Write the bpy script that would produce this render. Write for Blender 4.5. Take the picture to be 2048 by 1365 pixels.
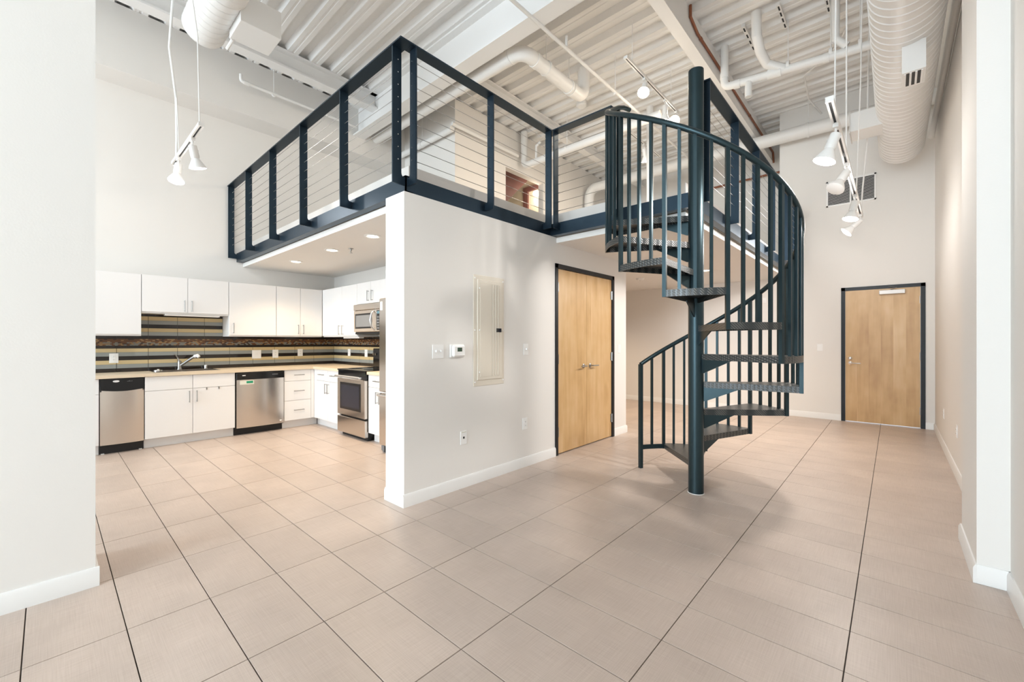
import bpy, bmesh, math, random
from mathutils import Vector, Matrix
random.seed(7)
for o in list(bpy.data.objects):
    bpy.data.objects.remove(o, do_unlink=True)
scene = bpy.context.scene
col = scene.collection
R = math.radians

# ------------------------------------------------------------------ camera, world, lights, exposure
CAM_H = 1.31
cam_d = bpy.data.cameras.new('camera'); cam_d.sensor_width = 36.0; cam_d.lens = 841.0 / 2048.0 * 36.0
cam_d.clip_start = 0.02; cam_d.clip_end = 100
cam = bpy.data.objects.new('camera', cam_d); col.objects.link(cam)
cam.location = (0, 0, CAM_H); cam.rotation_euler = (R(90), 0, R(42.2))
scene.camera = cam
vs = scene.view_settings
vs.view_transform = 'Standard'; vs.look = 'None'; vs.gamma = 1.0; vs.use_curve_mapping = False
vs.exposure = 0.47
world = bpy.data.worlds.new('daylight'); scene.world = world; world.use_nodes = True
bg = world.node_tree.nodes['Background']
bg.inputs[0].default_value = (0.80, 0.90, 1.0, 1); bg.inputs[1].default_value = 1.6

def area_light(name, loc, rot, sx, sy, watts, color):
    d = bpy.data.lights.new(name, 'AREA'); d.shape = 'RECTANGLE'; d.size = sx; d.size_y = sy
    d.energy = watts; d.color = color
    o = bpy.data.objects.new(name, d); col.objects.link(o); o.location = loc; o.rotation_euler = rot
    return o
# daylight entering through the two big windows of the street wall behind the camera
area_light('window_daylight_main', (-1.35, -6.95, 2.75), (R(90), 0, 0), 3.2, 4.5, 360, (0.78, 0.91, 1.0))
area_light('window_daylight_kitchen', (-5.4, -6.95, 2.75), (R(90), 0, 0), 3.2, 4.5, 310, (0.78, 0.91, 1.0))

def spot(name, loc, target, watts, color, size=100, blend=0.7, rad=0.05, parent=None):
    d = bpy.data.lights.new(name, 'SPOT'); d.energy = watts; d.color = color
    d.spot_size = R(size); d.spot_blend = blend; d.shadow_soft_size = rad
    o = bpy.data.objects.new(name, d); col.objects.link(o); o.location = loc
    o.rotation_euler = (Vector(target) - Vector(loc)).to_track_quat('-Z', 'Y').to_euler()
    return o
def bulb(name, loc, watts, color, rad):
    d = bpy.data.lights.new(name, 'POINT'); d.energy = watts; d.color = color; d.shadow_soft_size = rad
    o = bpy.data.objects.new(name, d); col.objects.link(o); o.location = loc
    return o
WARM = (1.0, 0.85, 0.67)
SOFT = (1.0, 0.96, 0.92)
CAN = (1.0, 0.76, 0.50)

# ------------------------------------------------------------------ materials
MATS = {}
def mat(name, color, rough=0.5, metal=0.0, bump=None, spec=None, emit=None, coat=None, tint=None):
    m = bpy.data.materials.new(name); m.use_nodes = True
    nt = m.node_tree; p = nt.nodes['Principled BSDF']
    p.inputs['Base Color'].default_value = (*color, 1); p.inputs['Roughness'].default_value = rough
    p.inputs['Metallic'].default_value = metal
    if spec is not None: p.inputs['Specular IOR Level'].default_value = spec
    if tint is not None: p.inputs['Specular Tint'].default_value = (*tint, 1)
    if coat is not None:
        p.inputs['Coat Weight'].default_value = coat; p.inputs['Coat Roughness'].default_value = 0.08
    if emit:
        p.inputs['Emission Color'].default_value = (*emit[0], 1); p.inputs['Emission Strength'].default_value = emit[1]
    if bump:
        scale, strength, dist = bump
        tc = nt.nodes.new('ShaderNodeTexCoord'); n = nt.nodes.new('ShaderNodeTexNoise')
        n.inputs['Scale'].default_value = scale; n.inputs['Detail'].default_value = 3
        b = nt.nodes.new('ShaderNodeBump'); b.inputs['Strength'].default_value = strength; b.inputs['Distance'].default_value = dist
        nt.links.new(tc.outputs['Object'], n.inputs['Vector']); nt.links.new(n.outputs['Fac'], b.inputs['Height'])
        nt.links.new(b.outputs['Normal'], p.inputs['Normal'])
    MATS[name] = m
    return m
def N(m, t): return m.node_tree.nodes.new(t)
def L(m, a, b): m.node_tree.links.new(a, b)
def ramp(m, stops):
    r = N(m, 'ShaderNodeValToRGB'); cr = r.color_ramp
    cr.elements[0].position = stops[0][0]; cr.elements[0].color = (*stops[0][1], 1)
    cr.elements[1].position = stops[-1][0]; cr.elements[1].color = (*stops[-1][1], 1)
    for ps, c in stops[1:-1]:
        e = cr.elements.new(ps); e.color = (*c, 1)
    return r

mat('wall_paint', (0.85, 0.825, 0.79), 0.75, bump=(110, 0.10, 0.003))
mat('ceiling_paint', (0.84, 0.82, 0.785), 0.7)
mat('deck_paint', (0.88, 0.87, 0.855), 0.5)
mat('white_trim', (0.87, 0.86, 0.84), 0.4)
mat('white_laminate', (0.86, 0.855, 0.85), 0.3)
mat('plate_white', (0.93, 0.925, 0.91), 0.35)
mat('panel_cream', (0.76, 0.70, 0.60), 0.45)
mat('pipe_white', (0.86, 0.85, 0.83), 0.4)
mat('duct_white', (0.84, 0.83, 0.81), 0.38)
mat('rail_steel', (0.030, 0.052, 0.076), 0.36, 0.75)
mat('stair_steel', (0.030, 0.054, 0.064), 0.34, 0.70)
mat('door_frame_black', (0.006, 0.008, 0.011), 0.4, spec=0.35)
mat('gloss_black', (0.006, 0.006, 0.007), 0.12)
mat('matte_black', (0.010, 0.010, 0.011), 0.5)
mat('grout', (0.085, 0.072, 0.062), 0.9)
mat('chrome', (0.80, 0.80, 0.81), 0.16, 1.0)
mat('brushed_nickel', (0.36, 0.355, 0.345), 0.30, 1.0)
mat('cable_steel', (0.42, 0.41, 0.40), 0.35, 1.0)
mat('kick_metal', (0.66, 0.63, 0.60), 0.40, 0.25)
mat('copper_pipe', (0.28, 0.105, 0.055), 0.4, 0.3)
mat('countertop', (0.74, 0.62, 0.46), 0.38)
mat('glass_dark', (0.020, 0.015, 0.013), 0.08)
mat('glass_grey', (0.30, 0.315, 0.30), 0.10)
mat('glass_tan', (0.62, 0.49, 0.27), 0.10)
mat('oven_glass', (0.02, 0.022, 0.035), 0.08)
mat('grey_glass', (0.19, 0.20, 0.21), 0.12)
mat('lcd_green', (0.05, 0.09, 0.06), 0.3)
mat('lcd_blue', (0.10, 0.22, 0.28), 0.25)
mat('sticker_green', (0.01, 0.28, 0.14), 0.5)
mat('sticker_clear', (0.75, 0.75, 0.66), 0.4)
mat('red_brown_paint_and_shade', (0.17, 0.072, 0.062), 0.6)
mat('loft_carpet', (0.64, 0.59, 0.52), 0.95, bump=(300, 0.5, 0.006))
mat('room_cream', (0.80, 0.72, 0.56), 0.7)
mat('lamp_glow', (1, 1, 1), 0.4, emit=((1.0, 0.93, 0.80), 9.0))
mat('can_glow', (1, 1, 1), 0.4, emit=((1.0, 0.88, 0.68), 7.0))
mat('mortar', (0.035, 0.03, 0.026), 0.9)
mat('outdoor_frame', (0.30, 0.31, 0.32), 0.4)
mat('caulk', (0.78, 0.77, 0.75), 0.7)

# stainless steel, softly brushed
m = mat('stainless', (0.64, 0.59, 0.54), 0.20, 1.0)
tc = N(m, 'ShaderNodeTexCoord'); mp = N(m, 'ShaderNodeMapping'); mp.inputs['Scale'].default_value = (2.5, 2.5, 160)
n = N(m, 'ShaderNodeTexNoise'); n.inputs['Scale'].default_value = 3
b = N(m, 'ShaderNodeBump'); b.inputs['Strength'].default_value = 0.05; b.inputs['Distance'].default_value = 0.002
L(m, tc.outputs['Object'], mp.inputs[0]); L(m, mp.outputs[0], n.inputs['Vector']); L(m, n.outputs[0], b.inputs['Height'])
L(m, b.outputs[0], m.node_tree.nodes['Principled BSDF'].inputs['Normal'])

# floor tile: beige porcelain with a fine linen weave, each tile a touch different
m = mat('floor_tile', (0.47, 0.385, 0.315), 0.36, spec=0.4)
p = m.node_tree.nodes['Principled BSDF']
tc = N(m, 'ShaderNodeTexCoord'); geo = N(m, 'ShaderNodeNewGeometry'); oi = N(m, 'ShaderNodeObjectInfo')
m1 = N(m, 'ShaderNodeMapping'); m1.inputs['Scale'].default_value = (6, 260, 1)
m2 = N(m, 'ShaderNodeMapping'); m2.inputs['Scale'].default_value = (260, 6, 1)
n1 = N(m, 'ShaderNodeTexNoise'); n1.inputs['Scale'].default_value = 1.0
n2 = N(m, 'ShaderNodeTexNoise'); n2.inputs['Scale'].default_value = 1.0
n3 = N(m, 'ShaderNodeTexNoise'); n3.inputs['Scale'].default_value = 3.0
L(m, geo.outputs['Position'], m1.inputs[0]); L(m, geo.outputs['Position'], m2.inputs[0]); L(m, geo.outputs['Position'], n3.inputs['Vector'])
L(m, m1.outputs[0], n1.inputs['Vector']); L(m, m2.outputs[0], n2.inputs['Vector'])
ad = N(m, 'ShaderNodeMath'); ad.operation = 'ADD'; L(m, n1.outputs[0], ad.inputs[0]); L(m, n2.outputs[0], ad.inputs[1])
hf = N(m, 'ShaderNodeMath'); hf.operation = 'MULTIPLY'; hf.inputs[1].default_value = 0.5; L(m, ad.outputs[0], hf.inputs[0])
r1 = ramp(m, [(0.25, (0.465, 0.372, 0.312)), (0.5, (0.540, 0.440, 0.376)), (0.75, (0.600, 0.500, 0.436))])
L(m, hf.outputs[0], r1.inputs[0])
mx = N(m, 'ShaderNodeMix'); mx.data_type = 'RGBA'; mx.blend_type = 'MULTIPLY'; mx.inputs[0].default_value = 1.0
r2 = ramp(m, [(0.3, (0.93, 0.93, 0.93)), (0.7, (1.05, 1.05, 1.05))]); L(m, n3.outputs[0], r2.inputs[0])
L(m, r1.outputs[0], mx.inputs[6]); L(m, r2.outputs[0], mx.inputs[7])
mx2 = N(m, 'ShaderNodeMix'); mx2.data_type = 'RGBA'; mx2.blend_type = 'MULTIPLY'; mx2.inputs[0].default_value = 1.0
r3 = ramp(m, [(0.0, (0.955, 0.955, 0.955)), (1.0, (1.035, 1.035, 1.035))]); L(m, oi.outputs['Random'], r3.inputs[0])
L(m, mx.outputs[2], mx2.inputs[6]); L(m, r3.outputs[0], mx2.inputs[7]); L(m, mx2.outputs[2], p.inputs['Base Color'])

# maple veneer for the doors: vertical leaves with soft figure (horizontal axis chosen by vector dot)
def veneer(name, axis, width):
    m = mat(name, (0.70, 0.48, 0.26), 0.36)
    p = m.node_tree.nodes['Principled BSDF']
    geo = N(m, 'ShaderNodeNewGeometry'); sx = N(m, 'ShaderNodeSeparateXYZ'); L(m, geo.outputs['Position'], sx.inputs[0])
    dv = N(m, 'ShaderNodeMath'); dv.operation = 'DIVIDE'; dv.inputs[1].default_value = width; L(m, sx.outputs[axis], dv.inputs[0])
    fl = N(m, 'ShaderNodeMath'); fl.operation = 'FLOOR'; L(m, dv.outputs[0], fl.inputs[0])
    wn = N(m, 'ShaderNodeTexWhiteNoise'); wn.noise_dimensions = '1D'; L(m, fl.outputs[0], wn.inputs['W'])
    of = N(m, 'ShaderNodeVectorMath'); of.operation = 'ADD'; L(m, geo.outputs['Position'], of.inputs[0])
    sc = N(m, 'ShaderNodeVectorMath'); sc.operation = 'SCALE'; sc.inputs['Scale'].default_value = 7.0; L(m, wn.outputs['Color'], sc.inputs[0])
    L(m, sc.outputs[0], of.inputs[1])
    mp = N(m, 'ShaderNodeMapping'); mp.inputs['Scale'].default_value = (14, 14, 1.1); L(m, of.outputs[0], mp.inputs[0])
    nz = N(m, 'ShaderNodeTexNoise'); nz.inputs['Scale'].default_value = 1.0; nz.inputs['Detail'].default_value = 4; nz.inputs['Distortion'].default_value = 0.6
    L(m, mp.outputs[0], nz.inputs['Vector'])
    mp2 = N(m, 'ShaderNodeMapping'); mp2.inputs['Scale'].default_value = (3, 3, 2.2); L(m, of.outputs[0], mp2.inputs[0])
    nz2 = N(m, 'ShaderNodeTexNoise'); nz2.inputs['Scale'].default_value = 1.0; nz2.inputs['Detail'].default_value = 3; L(m, mp2.outputs[0], nz2.inputs['Vector'])
    a = N(m, 'ShaderNodeMath'); a.operation = 'MULTIPLY_ADD'; a.inputs[1].default_value = 0.35; L(m, nz.outputs[0], a.inputs[0])
    q = N(m, 'ShaderNodeMath'); q.operation = 'MULTIPLY'; q.inputs[1].default_value = 0.55; L(m, nz2.outputs[0], q.inputs[0]); L(m, q.outputs[0], a.inputs[2])
    a2 = N(m, 'ShaderNodeMath'); a2.operation = 'MULTIPLY_ADD'; a2.inputs[1].default_value = 0.16; L(m, wn.outputs['Value'], a2.inputs[0]); L(m, a.outputs[0], a2.inputs[2])
    r = ramp(m, [(0.28, (0.47, 0.265, 0.105)), (0.5, (0.64, 0.41, 0.19)), (0.75, (0.76, 0.545, 0.31))])
    L(m, a2.outputs[0], r.inputs[0]); L(m, r.outputs[0], p.inputs['Base Color'])
    return m
veneer('maple_y', 1, 0.155)
veneer('maple_x', 0, 0.145)

# raised diamond pattern of the stair treads
m = mat('diamond_plate', (0.012, 0.018, 0.021), 0.30, 0.0, spec=0.8)
p = m.node_tree.nodes['Principled BSDF']
tc = N(m, 'ShaderNodeNewGeometry'); sp = N(m, 'ShaderNodeSeparateXYZ'); L(m, tc.outputs['Position'], sp.inputs[0])
def mth(op, a, b=None):
    k = N(m, 'ShaderNodeMath'); k.operation = op
    for i, v in enumerate((a, b)):
        if v is None: continue
        if isinstance(v, (int, float)): k.inputs[i].default_value = v
        else: L(m, v, k.inputs[i])
    return k.outputs[0]
kx = mth('MULTIPLY', mth('ADD', sp.outputs[0], mth('MULTIPLY', sp.outputs[2], 0.7)), 118.0); ky = mth('MULTIPLY', mth('ADD', sp.outputs[1], mth('MULTIPLY', sp.outputs[2], 0.7)), 118.0)
s1 = mth('SINE', mth('ADD', kx, ky)); s2 = mth('SINE', mth('SUBTRACT', kx, ky))
h = mth('MAXIMUM', mth('SUBTRACT', mth('ABSOLUTE', mth('MULTIPLY', s1, s2)), 0.35), 0.0)
b = N(m, 'ShaderNodeBump'); b.inputs['Strength'].default_value = 0.8; b.inputs['Distance'].default_value = 0.004
L(m, h, b.inputs['Height']); L(m, b.outputs[0], p.inputs['Normal'])
wr = ramp(m, [(0.05, (0.012, 0.018, 0.021)), (0.40, (0.105, 0.105, 0.095))]); L(m, h, wr.inputs[0])
L(m, wr.outputs[0], p.inputs['Base Color'])

# spiral duct sheet with soft ring seams is geometry; mosaic colours
MOSAIC = [mat('mosaic_a', (0.135, 0.058, 0.024), 0.25), mat('mosaic_b', (0.30, 0.18, 0.08), 0.25),
          mat('mosaic_c', (0.055, 0.032, 0.022), 0.25), mat('mosaic_d', (0.20, 0.19, 0.16), 0.25)]

# ------------------------------------------------------------------ mesh helpers
class MB:
    def __init__(s): s.bm = bmesh.new(); s.mats = []
    def slot(s, name):
        if name is None: return 0
        if name not in s.mats: s.mats.append(name)
        return s.mats.index(name)
    def _tag(s, faces, mi):
        for f in faces: f.material_index = mi
    def box(s, x0, x1, y0, y1, z0, z1, bev=0.0, m=None):
        mi = s.slot(m)
        M = Matrix.Translation(((x0+x1)/2, (y0+y1)/2, (z0+z1)/2)) @ Matrix.Diagonal((abs(x1-x0), abs(y1-y0), abs(z1-z0), 1))
        nf0 = len(s.bm.faces)
        r = bmesh.ops.create_cube(s.bm, size=1, matrix=M)
        vs_ = r['verts']
        if bev > 0:
            es = list({e for v in vs_ for e in v.link_edges})
            bmesh.ops.bevel(s.bm, geom=es, offset=bev, segments=1, affect='EDGES', profile=0.7)
        if mi:
            s.bm.faces.ensure_lookup_table()
            for f in s.bm.faces[nf0 if bev == 0 else max(0, nf0):]: f.material_index = mi
        return s
    def poly_prism(s, pts, z0, z1, fn=None, m=None):
        """pts: 2D polygon (ccw), fn maps (a,b,h)->xyz"""
        mi = s.slot(m); fn = fn or (lambda a, b_, h_: (a, b_, h_))
        lo = [s.bm.verts.new(fn(a, b_, z0)) for a, b_ in pts]; hi = [s.bm.verts.new(fn(a, b_, z1)) for a, b_ in pts]
        fs = [s.bm.faces.new(lo[::-1]), s.bm.faces.new(hi)]
        n_ = len(pts)
        for i in range(n_):
            fs.append(s.bm.faces.new((lo[i], lo[(i+1) % n_], hi[(i+1) % n_], hi[i])))
        s._tag(fs, mi); return s
    def tube(s, path, r, n_=12, cap=True, m=None):
        mi = s.slot(m); pts = [Vector(q) for q in path]; rings = []
        rr = r if isinstance(r, (list, tuple)) else [r]*len(pts)
        t0 = (pts[1]-pts[0]).normalized()
        up = Vector((0, 0, 1)) if abs(t0.z) < 0.9 else Vector((1, 0, 0))
        nrm = t0.cross(up).normalized()
        for i, q in enumerate(pts):
            if i == 0: t = t0
            elif i == len(pts)-1: t = (pts[i]-pts[i-1]).normalized()
            else: t = ((pts[i]-pts[i-1]).normalized() + (pts[i+1]-pts[i]).normalized()).normalized()
            nrm = (nrm - t*nrm.dot(t)).normalized(); bn = t.cross(nrm)
            k = 1.0
            if 0 < i < len(pts)-1:
                cs = t.dot((pts[i+1]-pts[i]).normalized()); k = 1/max(0.5, cs)
            rings.append([s.bm.verts.new(q + (nrm*math.cos(2*math.pi*j/n_) + bn*math.sin(2*math.pi*j/n_))*rr[i]*(k if n_ == 4 else 1)) for j in range(n_)])
        fs = []
        for a, b_ in zip(rings[:-1], rings[1:]):
            for j in range(n_):
                fs.append(s.bm.faces.new((a[j], a[(j+1) % n_], b_[(j+1) % n_], b_[j])))
        if cap:
            fs.append(s.bm.faces.new(rings[0][::-1])); fs.append(s.bm.faces.new(rings[-1]))
        s._tag(fs, mi); return s
    def cyl(s, p0, p1, r, n_=16, m=None): return s.tube([p0, p1], r, n_, True, m)
    def lathe(s, prof, base, axis, n_=20, m=None):
        """prof: (r, h) along axis from base"""
        mi = s.slot(m); ax = Vector(axis).normalized()
        up = Vector((0, 0, 1)) if abs(ax.z) < 0.9 else Vector((1, 0, 0))
        a = ax.cross(up).normalized(); b_ = ax.cross(a); rings = []; base = Vector(base)
        for r, h_ in prof:
            rings.append([s.bm.verts.new(base + ax*h_ + (a*math.cos(2*math.pi*j/n_) + b_*math.sin(2*math.pi*j/n_))*max(r, 1e-4)) for j in range(n_)])
        fs = []
        for q, w in zip(rings[:-1], rings[1:]):
            for j in range(n_): fs.append(s.bm.faces.new((q[j], q[(j+1) % n_], w[(j+1) % n_], w[j])))
        fs.append(s.bm.faces.new(rings[0][::-1])); fs.append(s.bm.faces.new(rings[-1]))
        s._tag(fs, mi); return s
    def mesh(s, name, material=None, origin=(0, 0, 0)):
        o = Vector(origin)
        bmesh.ops.translate(s.bm, verts=s.bm.verts, vec=-o)
        bmesh.ops.recalc_face_normals(s.bm, faces=s.bm.faces)
        me = bpy.data.meshes.new(name); s.bm.to_mesh(me); s.bm.free()
        names = s.mats if s.mats else [material]
        for q in names: me.materials.append(MATS[q])
        me.polygons.foreach_set('use_smooth', [True]*len(me.polygons))
        me.set_sharp_from_angle(angle=R(32))
        return me
    def build(s, name, material=None, parent=None):
        me = s.mesh(name, material, world_origin(parent))
        return link(name, me, parent)
def world_origin(o):
    v = Vector((0, 0, 0))
    while o is not None: v += o.location; o = o.parent
    return v
def link(name, me, parent=None, loc=None):
    o = bpy.data.objects.new(name, me); col.objects.link(o)
    if parent is not None: o.parent = parent
    if loc is not None: o.location = Vector(loc) - world_origin(parent)
    return o
def tag(o, label, cat, group=None):
    o['label'] = label; o['category'] = cat
    if group: o['group'] = group
    return o
def thing(name, label, cat, loc, group=None):
    o = bpy.data.objects.new(name, None); col.objects.link(o); o.location = loc; o.empty_display_size = 0.1
    return tag(o, label, cat, group)
def solo(name, mb, material, label, cat, group=None):
    return tag(mb.build(name, material), label, cat, group)
def struct(name, mb, material, parent=None, label=None):
    o = mb.build(name, material, parent)
    if parent is None: o['kind'] = 'structure'
    if label: o['label'] = label
    return o
def arc_path(p, q, r, rad, steps=6):
    """two-leg path p->q->r with the corner at q rounded by radius rad"""
    p, q, r = Vector(p), Vector(q), Vector(r)
    a = (p-q).normalized(); b_ = (r-q).normalized()
    t = rad / math.tan(a.angle(b_)/2) if a.angle(b_) > 0.01 else rad
    s_, e_ = q + a*t, q + b_*t
    out = []
    for i in range(steps+1):
        k = i/steps
        out.append((s_*(1-k)**2) + q*(2*k*(1-k)) + e_*k**2)
    return out
def bent(points, rad, steps=6):
    pts = [Vector(points[0])]
    for i in range(1, len(points)-1):
        pts += arc_path(points[i-1], points[i], points[i+1], rad, steps)
    pts.append(Vector(points[-1])); return pts

# ------------------------------------------------------------------ main dimensions
XK, XR = -7.31, 0.455          # kitchen wall, right wall
YB, YL, YN = 8.76, 10.05, -7.0  # entry wall, loft back wall, window wall
ZD = 5.36                       # underside of the metal deck
LOFT = 2.64                     # loft floor
ZC = 2.43                       # ceiling under the loft
XP, YP = -2.85, 1.88            # partition face and its end
YS = 3.39                       # stove wall

# ------------------------------------------------------------------ floor with tiles
b = MB(); b.box(XK-0.2, XR+0.2, YN-0.2, YL+0.2, -0.15, -0.008)
floor = struct('floor', b, 'grout')
PX, PY = 0.6075, 0.3128
def project(x, y, z):
    f_ = (-math.sin(R(42.2)), math.cos(R(42.2))); r_ = (f_[1], -f_[0])
    d = f_[0]*x + f_[1]*y
    if d < 0.15: return None
    return 1024 + 841*(r_[0]*x + r_[1]*y)/d, 682.5 - 841*(z-CAM_H)/d, d
def hidden_floor(cx, cy):
    if cx < -3.2 and cy < 0.0: return True
    if cx < XP - 0.35 and 3.45 < cy < 5.5: return True          # inside the closet
    if -3.4 < cx < XP - 0.1 and 2.2 < cy < 5.3: return True
    if cx < -6.75: return cy < 5.5
    if cx < -4.6 and 2.95 < cy < 5.5: return True
    if cx < -3.3 and 2.75 < cy < 5.5: return True
    return False
me_tile = None
cells = []
i0 = int(math.floor((XK - (-0.145))/PX)) - 1
for i in range(i0, 3):
    for j in range(-24, 34):
        x0 = -0.145 + i*PX; y0 = 0.24 + j*PY
        if x0 + PX < XK or x0 > XR or y0 + PY < YN or y0 > YB: continue
        cx, cy = x0 + PX/2, y0 + PY/2
        pr = project(cx, cy, 0); vis = 0
        pts = [project(x0 + a*PX, y0 + c*PY, 0) for a in (0, .5, 1) for c in (0, .5, 1)]
        if any(q and -5 < q[0] < 2053 and 0 < q[1] < 1370 for q in pts) and not hidden_floor(cx, cy):
            dd = max(0.4, pr[2]) if pr else 0.4
            vis = 1/dd**3
        cells.append((vis, x0, y0))
cells.sort(reverse=True)
GAP = 0.0022
b = MB(); b.box(GAP, PX-GAP, GAP, PY-GAP, -0.009, 0.0, bev=0.0008); me_tile = b.mesh('tile', 'floor_tile')
rest = MB(); n_rest = 0
for k, (v, x0, y0) in enumerate(cells):
    whole = x0 > XK - 0.15 and x0 + PX < XR + 0.15
    if v > 0 and k < 300:
        link('tile', me_tile, floor, (x0, y0, 0))
    else:
        rest.box(x0+GAP, x0+PX-GAP, y0+GAP, y0+PY-GAP, -0.009, 0.0); n_rest += 1
if n_rest:
    o = rest.build('tile_field', 'floor_tile', floor); o['kind'] = 'stuff'

# ------------------------------------------------------------------ walls
b = MB(); b.box(XK-0.2, XK, YN, YL+0.2, 0, 5.5); struct('wall_left', b, 'wall_paint')
b = MB(); b.box(XK, -6.89, YN, 4.56, 4.565, ZD+0.0); struct('trim_1', b, 'wall_paint')
b = MB(); b.box(XR, XR+0.2, YN, YB+0.2, 0, 5.5); struct('wall_right', b, 'wall_paint')
b = MB(); b.box(0.335, XR+0.01, 3.385, 4.05, 0, 5.42); struct('wall_pillar', b, 'wall_paint')
DX0, DX1, DZ = -0.635, 0.355, 2.18
b = MB(); b.box(XK, DX0, YB, YB+0.16, 0, 2.49)
b.box(-1.5, DX0, YB, YB+0.16, 2.49, 5.5); b.box(DX0, DX1, YB, YB+0.16, DZ, 5.5); b.box(DX1, XR+0.2, YB, YB+0.16, 0, 5.5)
b.box(-1.5, -1.36, YB+0.16, YL, 2.49, 5.5)
struct('wall_back', b, 'wall_paint')
b = MB(); b.box(XK, -1.36, YL, YL+0.15, 2.49, 5.5); struct('wall_loft_back', b, 'wall_paint')
# near pier on the left, ends just beside the camera
b = MB(); b.box(-3.62, -3.165, YN, 0.17, 0, 5.42); struct('wall_pier', b, 'wall_paint')
# partition and closet block
CY0, CY1 = 3.87, 5.225
b = MB()
b.box(-3.117, XP, YP, YS, 0, 2.492)
b.box(-3.0, XP, YS, CY0, 0, 2.492); b.box(-3.0, XP, CY1, 5.585, 0, 2.492); b.box(-3.0, XP, CY0, CY1, 2.195, 2.492)
b.box(XK, -3.0, 5.45, 5.585, 0, 2.492); b.box(XK, -3.0, YS, YS+0.13, 0, 2.492)
struct('wall_partition', b, 'wall_paint')
# window wall behind the camera: piers, sill, head and mullions around the two daylight openings
b = MB()
b.box(XK-0.2, -7.05, YN-0.25, YN, 0, 5.5); b.box(-3.75, -3.0, YN-0.25, YN, 0, 5.5); b.box(0.3, XR+0.2, YN-0.25, YN, 0, 5.5)
for xa, xb in ((-7.05, -3.75), (-3.0, 0.3)):
    b.box(xa, xb, YN-0.25, YN, 0, 0.45); b.box(xa, xb, YN-0.25, YN, 4.95, 5.5)
struct('wall_street', b, 'wall_paint')
for k, (xa, xb) in enumerate(((-7.05, -3.75), (-3.0, 0.3))):
    b = MB()
    for t in (0, 1, 2, 3):
        x = xa + (xb-xa)*t/3; b.box(x-0.03, x+0.03, YN-0.22, YN-0.16, 0.45, 4.95)
    for z in (0.47, 2.0, 3.5, 4.93): b.box(xa, xb, YN-0.22, YN-0.16, z-0.03, z+0.03)
    struct('window_%d' % (k+1), b, 'outdoor_frame')
# loft room block with its doorway
b = MB()
LX, LY = -5.42, 4.56
OY0, OY1, OZ = 5.80, 6.95, 4.60
b.box(XK, LX, LY, LY+0.13, LOFT, ZD); b.box(LX-0.13, LX, LY+0.13, OY0, LOFT, ZD); b.box(LX-0.13, LX, OY1, YL, LOFT, ZD)
b.box(LX-0.13, LX, OY0, OY1, OZ, ZD)
struct('wall_loft_room', b, 'wall_paint')
b = MB(); b.box(XK, LX-0.13, 7.30, 7.42, LOFT, ZD); struct('wall_loft_inner', b, 'room_cream')
# red-brown prism shaped as the diagonal shadow inside the doorway, and the red door frame on the inner wall
b = MB(); b.poly_prism([(5.81, 3.685), (7.06, 4.85), (7.29, 5.06), (7.29, ZD), (5.81, ZD)], -6.2, -5.9, lambda p_, q_, h_: (h_, p_, q_)); struct('trim_2', b, 'red_brown_paint_and_shade')
b = MB()
b.box(-6.235, -6.105, 7.255, 7.30, LOFT, 4.78); b.box(-6.105, LX-0.135, 7.255, 7.30, 4.68, 4.78)
struct('door_3', b, 'red_brown_paint_and_shade')

# ceilings and loft floor
b = MB()
b.box(XK, -2.955, 1.985, 3.9, ZC, 2.49); b.box(XK, -1.40, 3.9, YB, ZC, 2.49)
struct('ceiling_kitchen', b, 'ceiling_paint')
b = MB(); b.box(XK, -2.94, 1.99, 3.89, 2.50, LOFT); b.box(XK, -1.39, 3.89, YL, 2.50, LOFT)
struct('floor_loft', b, 'loft_carpet')
# metal roof deck, one object per three-flute sheet
b = MB(); b.box(XK-0.2, XR+0.2, YN-0.2, YL+0.2, 5.452, 5.60); ceiling = struct('ceiling', b, 'deck_paint')
PITCH = 0.3085
prof = []
for k in range(3):
    o_ = k*PITCH
    prof += [(o_+0.0, 0.0), (o_+0.052, 0.0), (o_+0.060, 0.006), (o_+0.078, 0.006), (o_+0.086, 0.0), (o_+0.140, 0.0), (o_+0.172, 0.078), (o_+0.2765, 0.078)]
prof.append((3*PITCH, 0.0))
bm = bmesh.new(); xa, xb = XK, XR
vl = [bm.verts.new((xa, y, z)) for y, z in prof]; vr = [bm.verts.new((xb, y, z)) for y, z in prof]
tl = [bm.verts.new((xa, y, z+0.006)) for y, z in prof]; tr = [bm.verts.new((xb, y, z+0.006)) for y, z in prof]
for i in range(len(prof)-1):
    bm.faces.new((vl[i], vl[i+1], vr[i+1], vr[i])); bm.faces.new((tl[i+1], tl[i], tr[i], tr[i+1]))
# turned-down side lap gives the dark seam between sheets
lap = [bm.verts.new(q) for q in ((xa, 0.004, -0.004), (xa, 0.016, -0.004), (xb, 0.016, -0.004), (xb, 0.004, -0.004), (xa, 0.004, 0), (xa, 0.016, 0), (xb, 0.016, 0), (xb, 0.004, 0))]
for q in ((0, 1, 2, 3), (0, 4, 5, 1), (1, 5, 6, 2), (2, 6, 7, 3), (3, 7, 4, 0)): bm.faces.new([lap[i] for i in q])
bmesh.ops.recalc_face_normals(bm, faces=bm.faces)
me_deck = bpy.data.meshes.new('deck_panel'); bm.to_mesh(me_deck); bm.free(); me_deck.materials.append(MATS['deck_paint'])
y = YN - 0.15
y0_deck = 1.846 - 0.224 - PITCH*3*5
while y0_deck < YL + 0.1:
    if y0_deck > YN - 1.0: link('deck_panel', me_deck, ceiling, (0, y0_deck, ZD))
    y0_deck += PITCH*3

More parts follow.
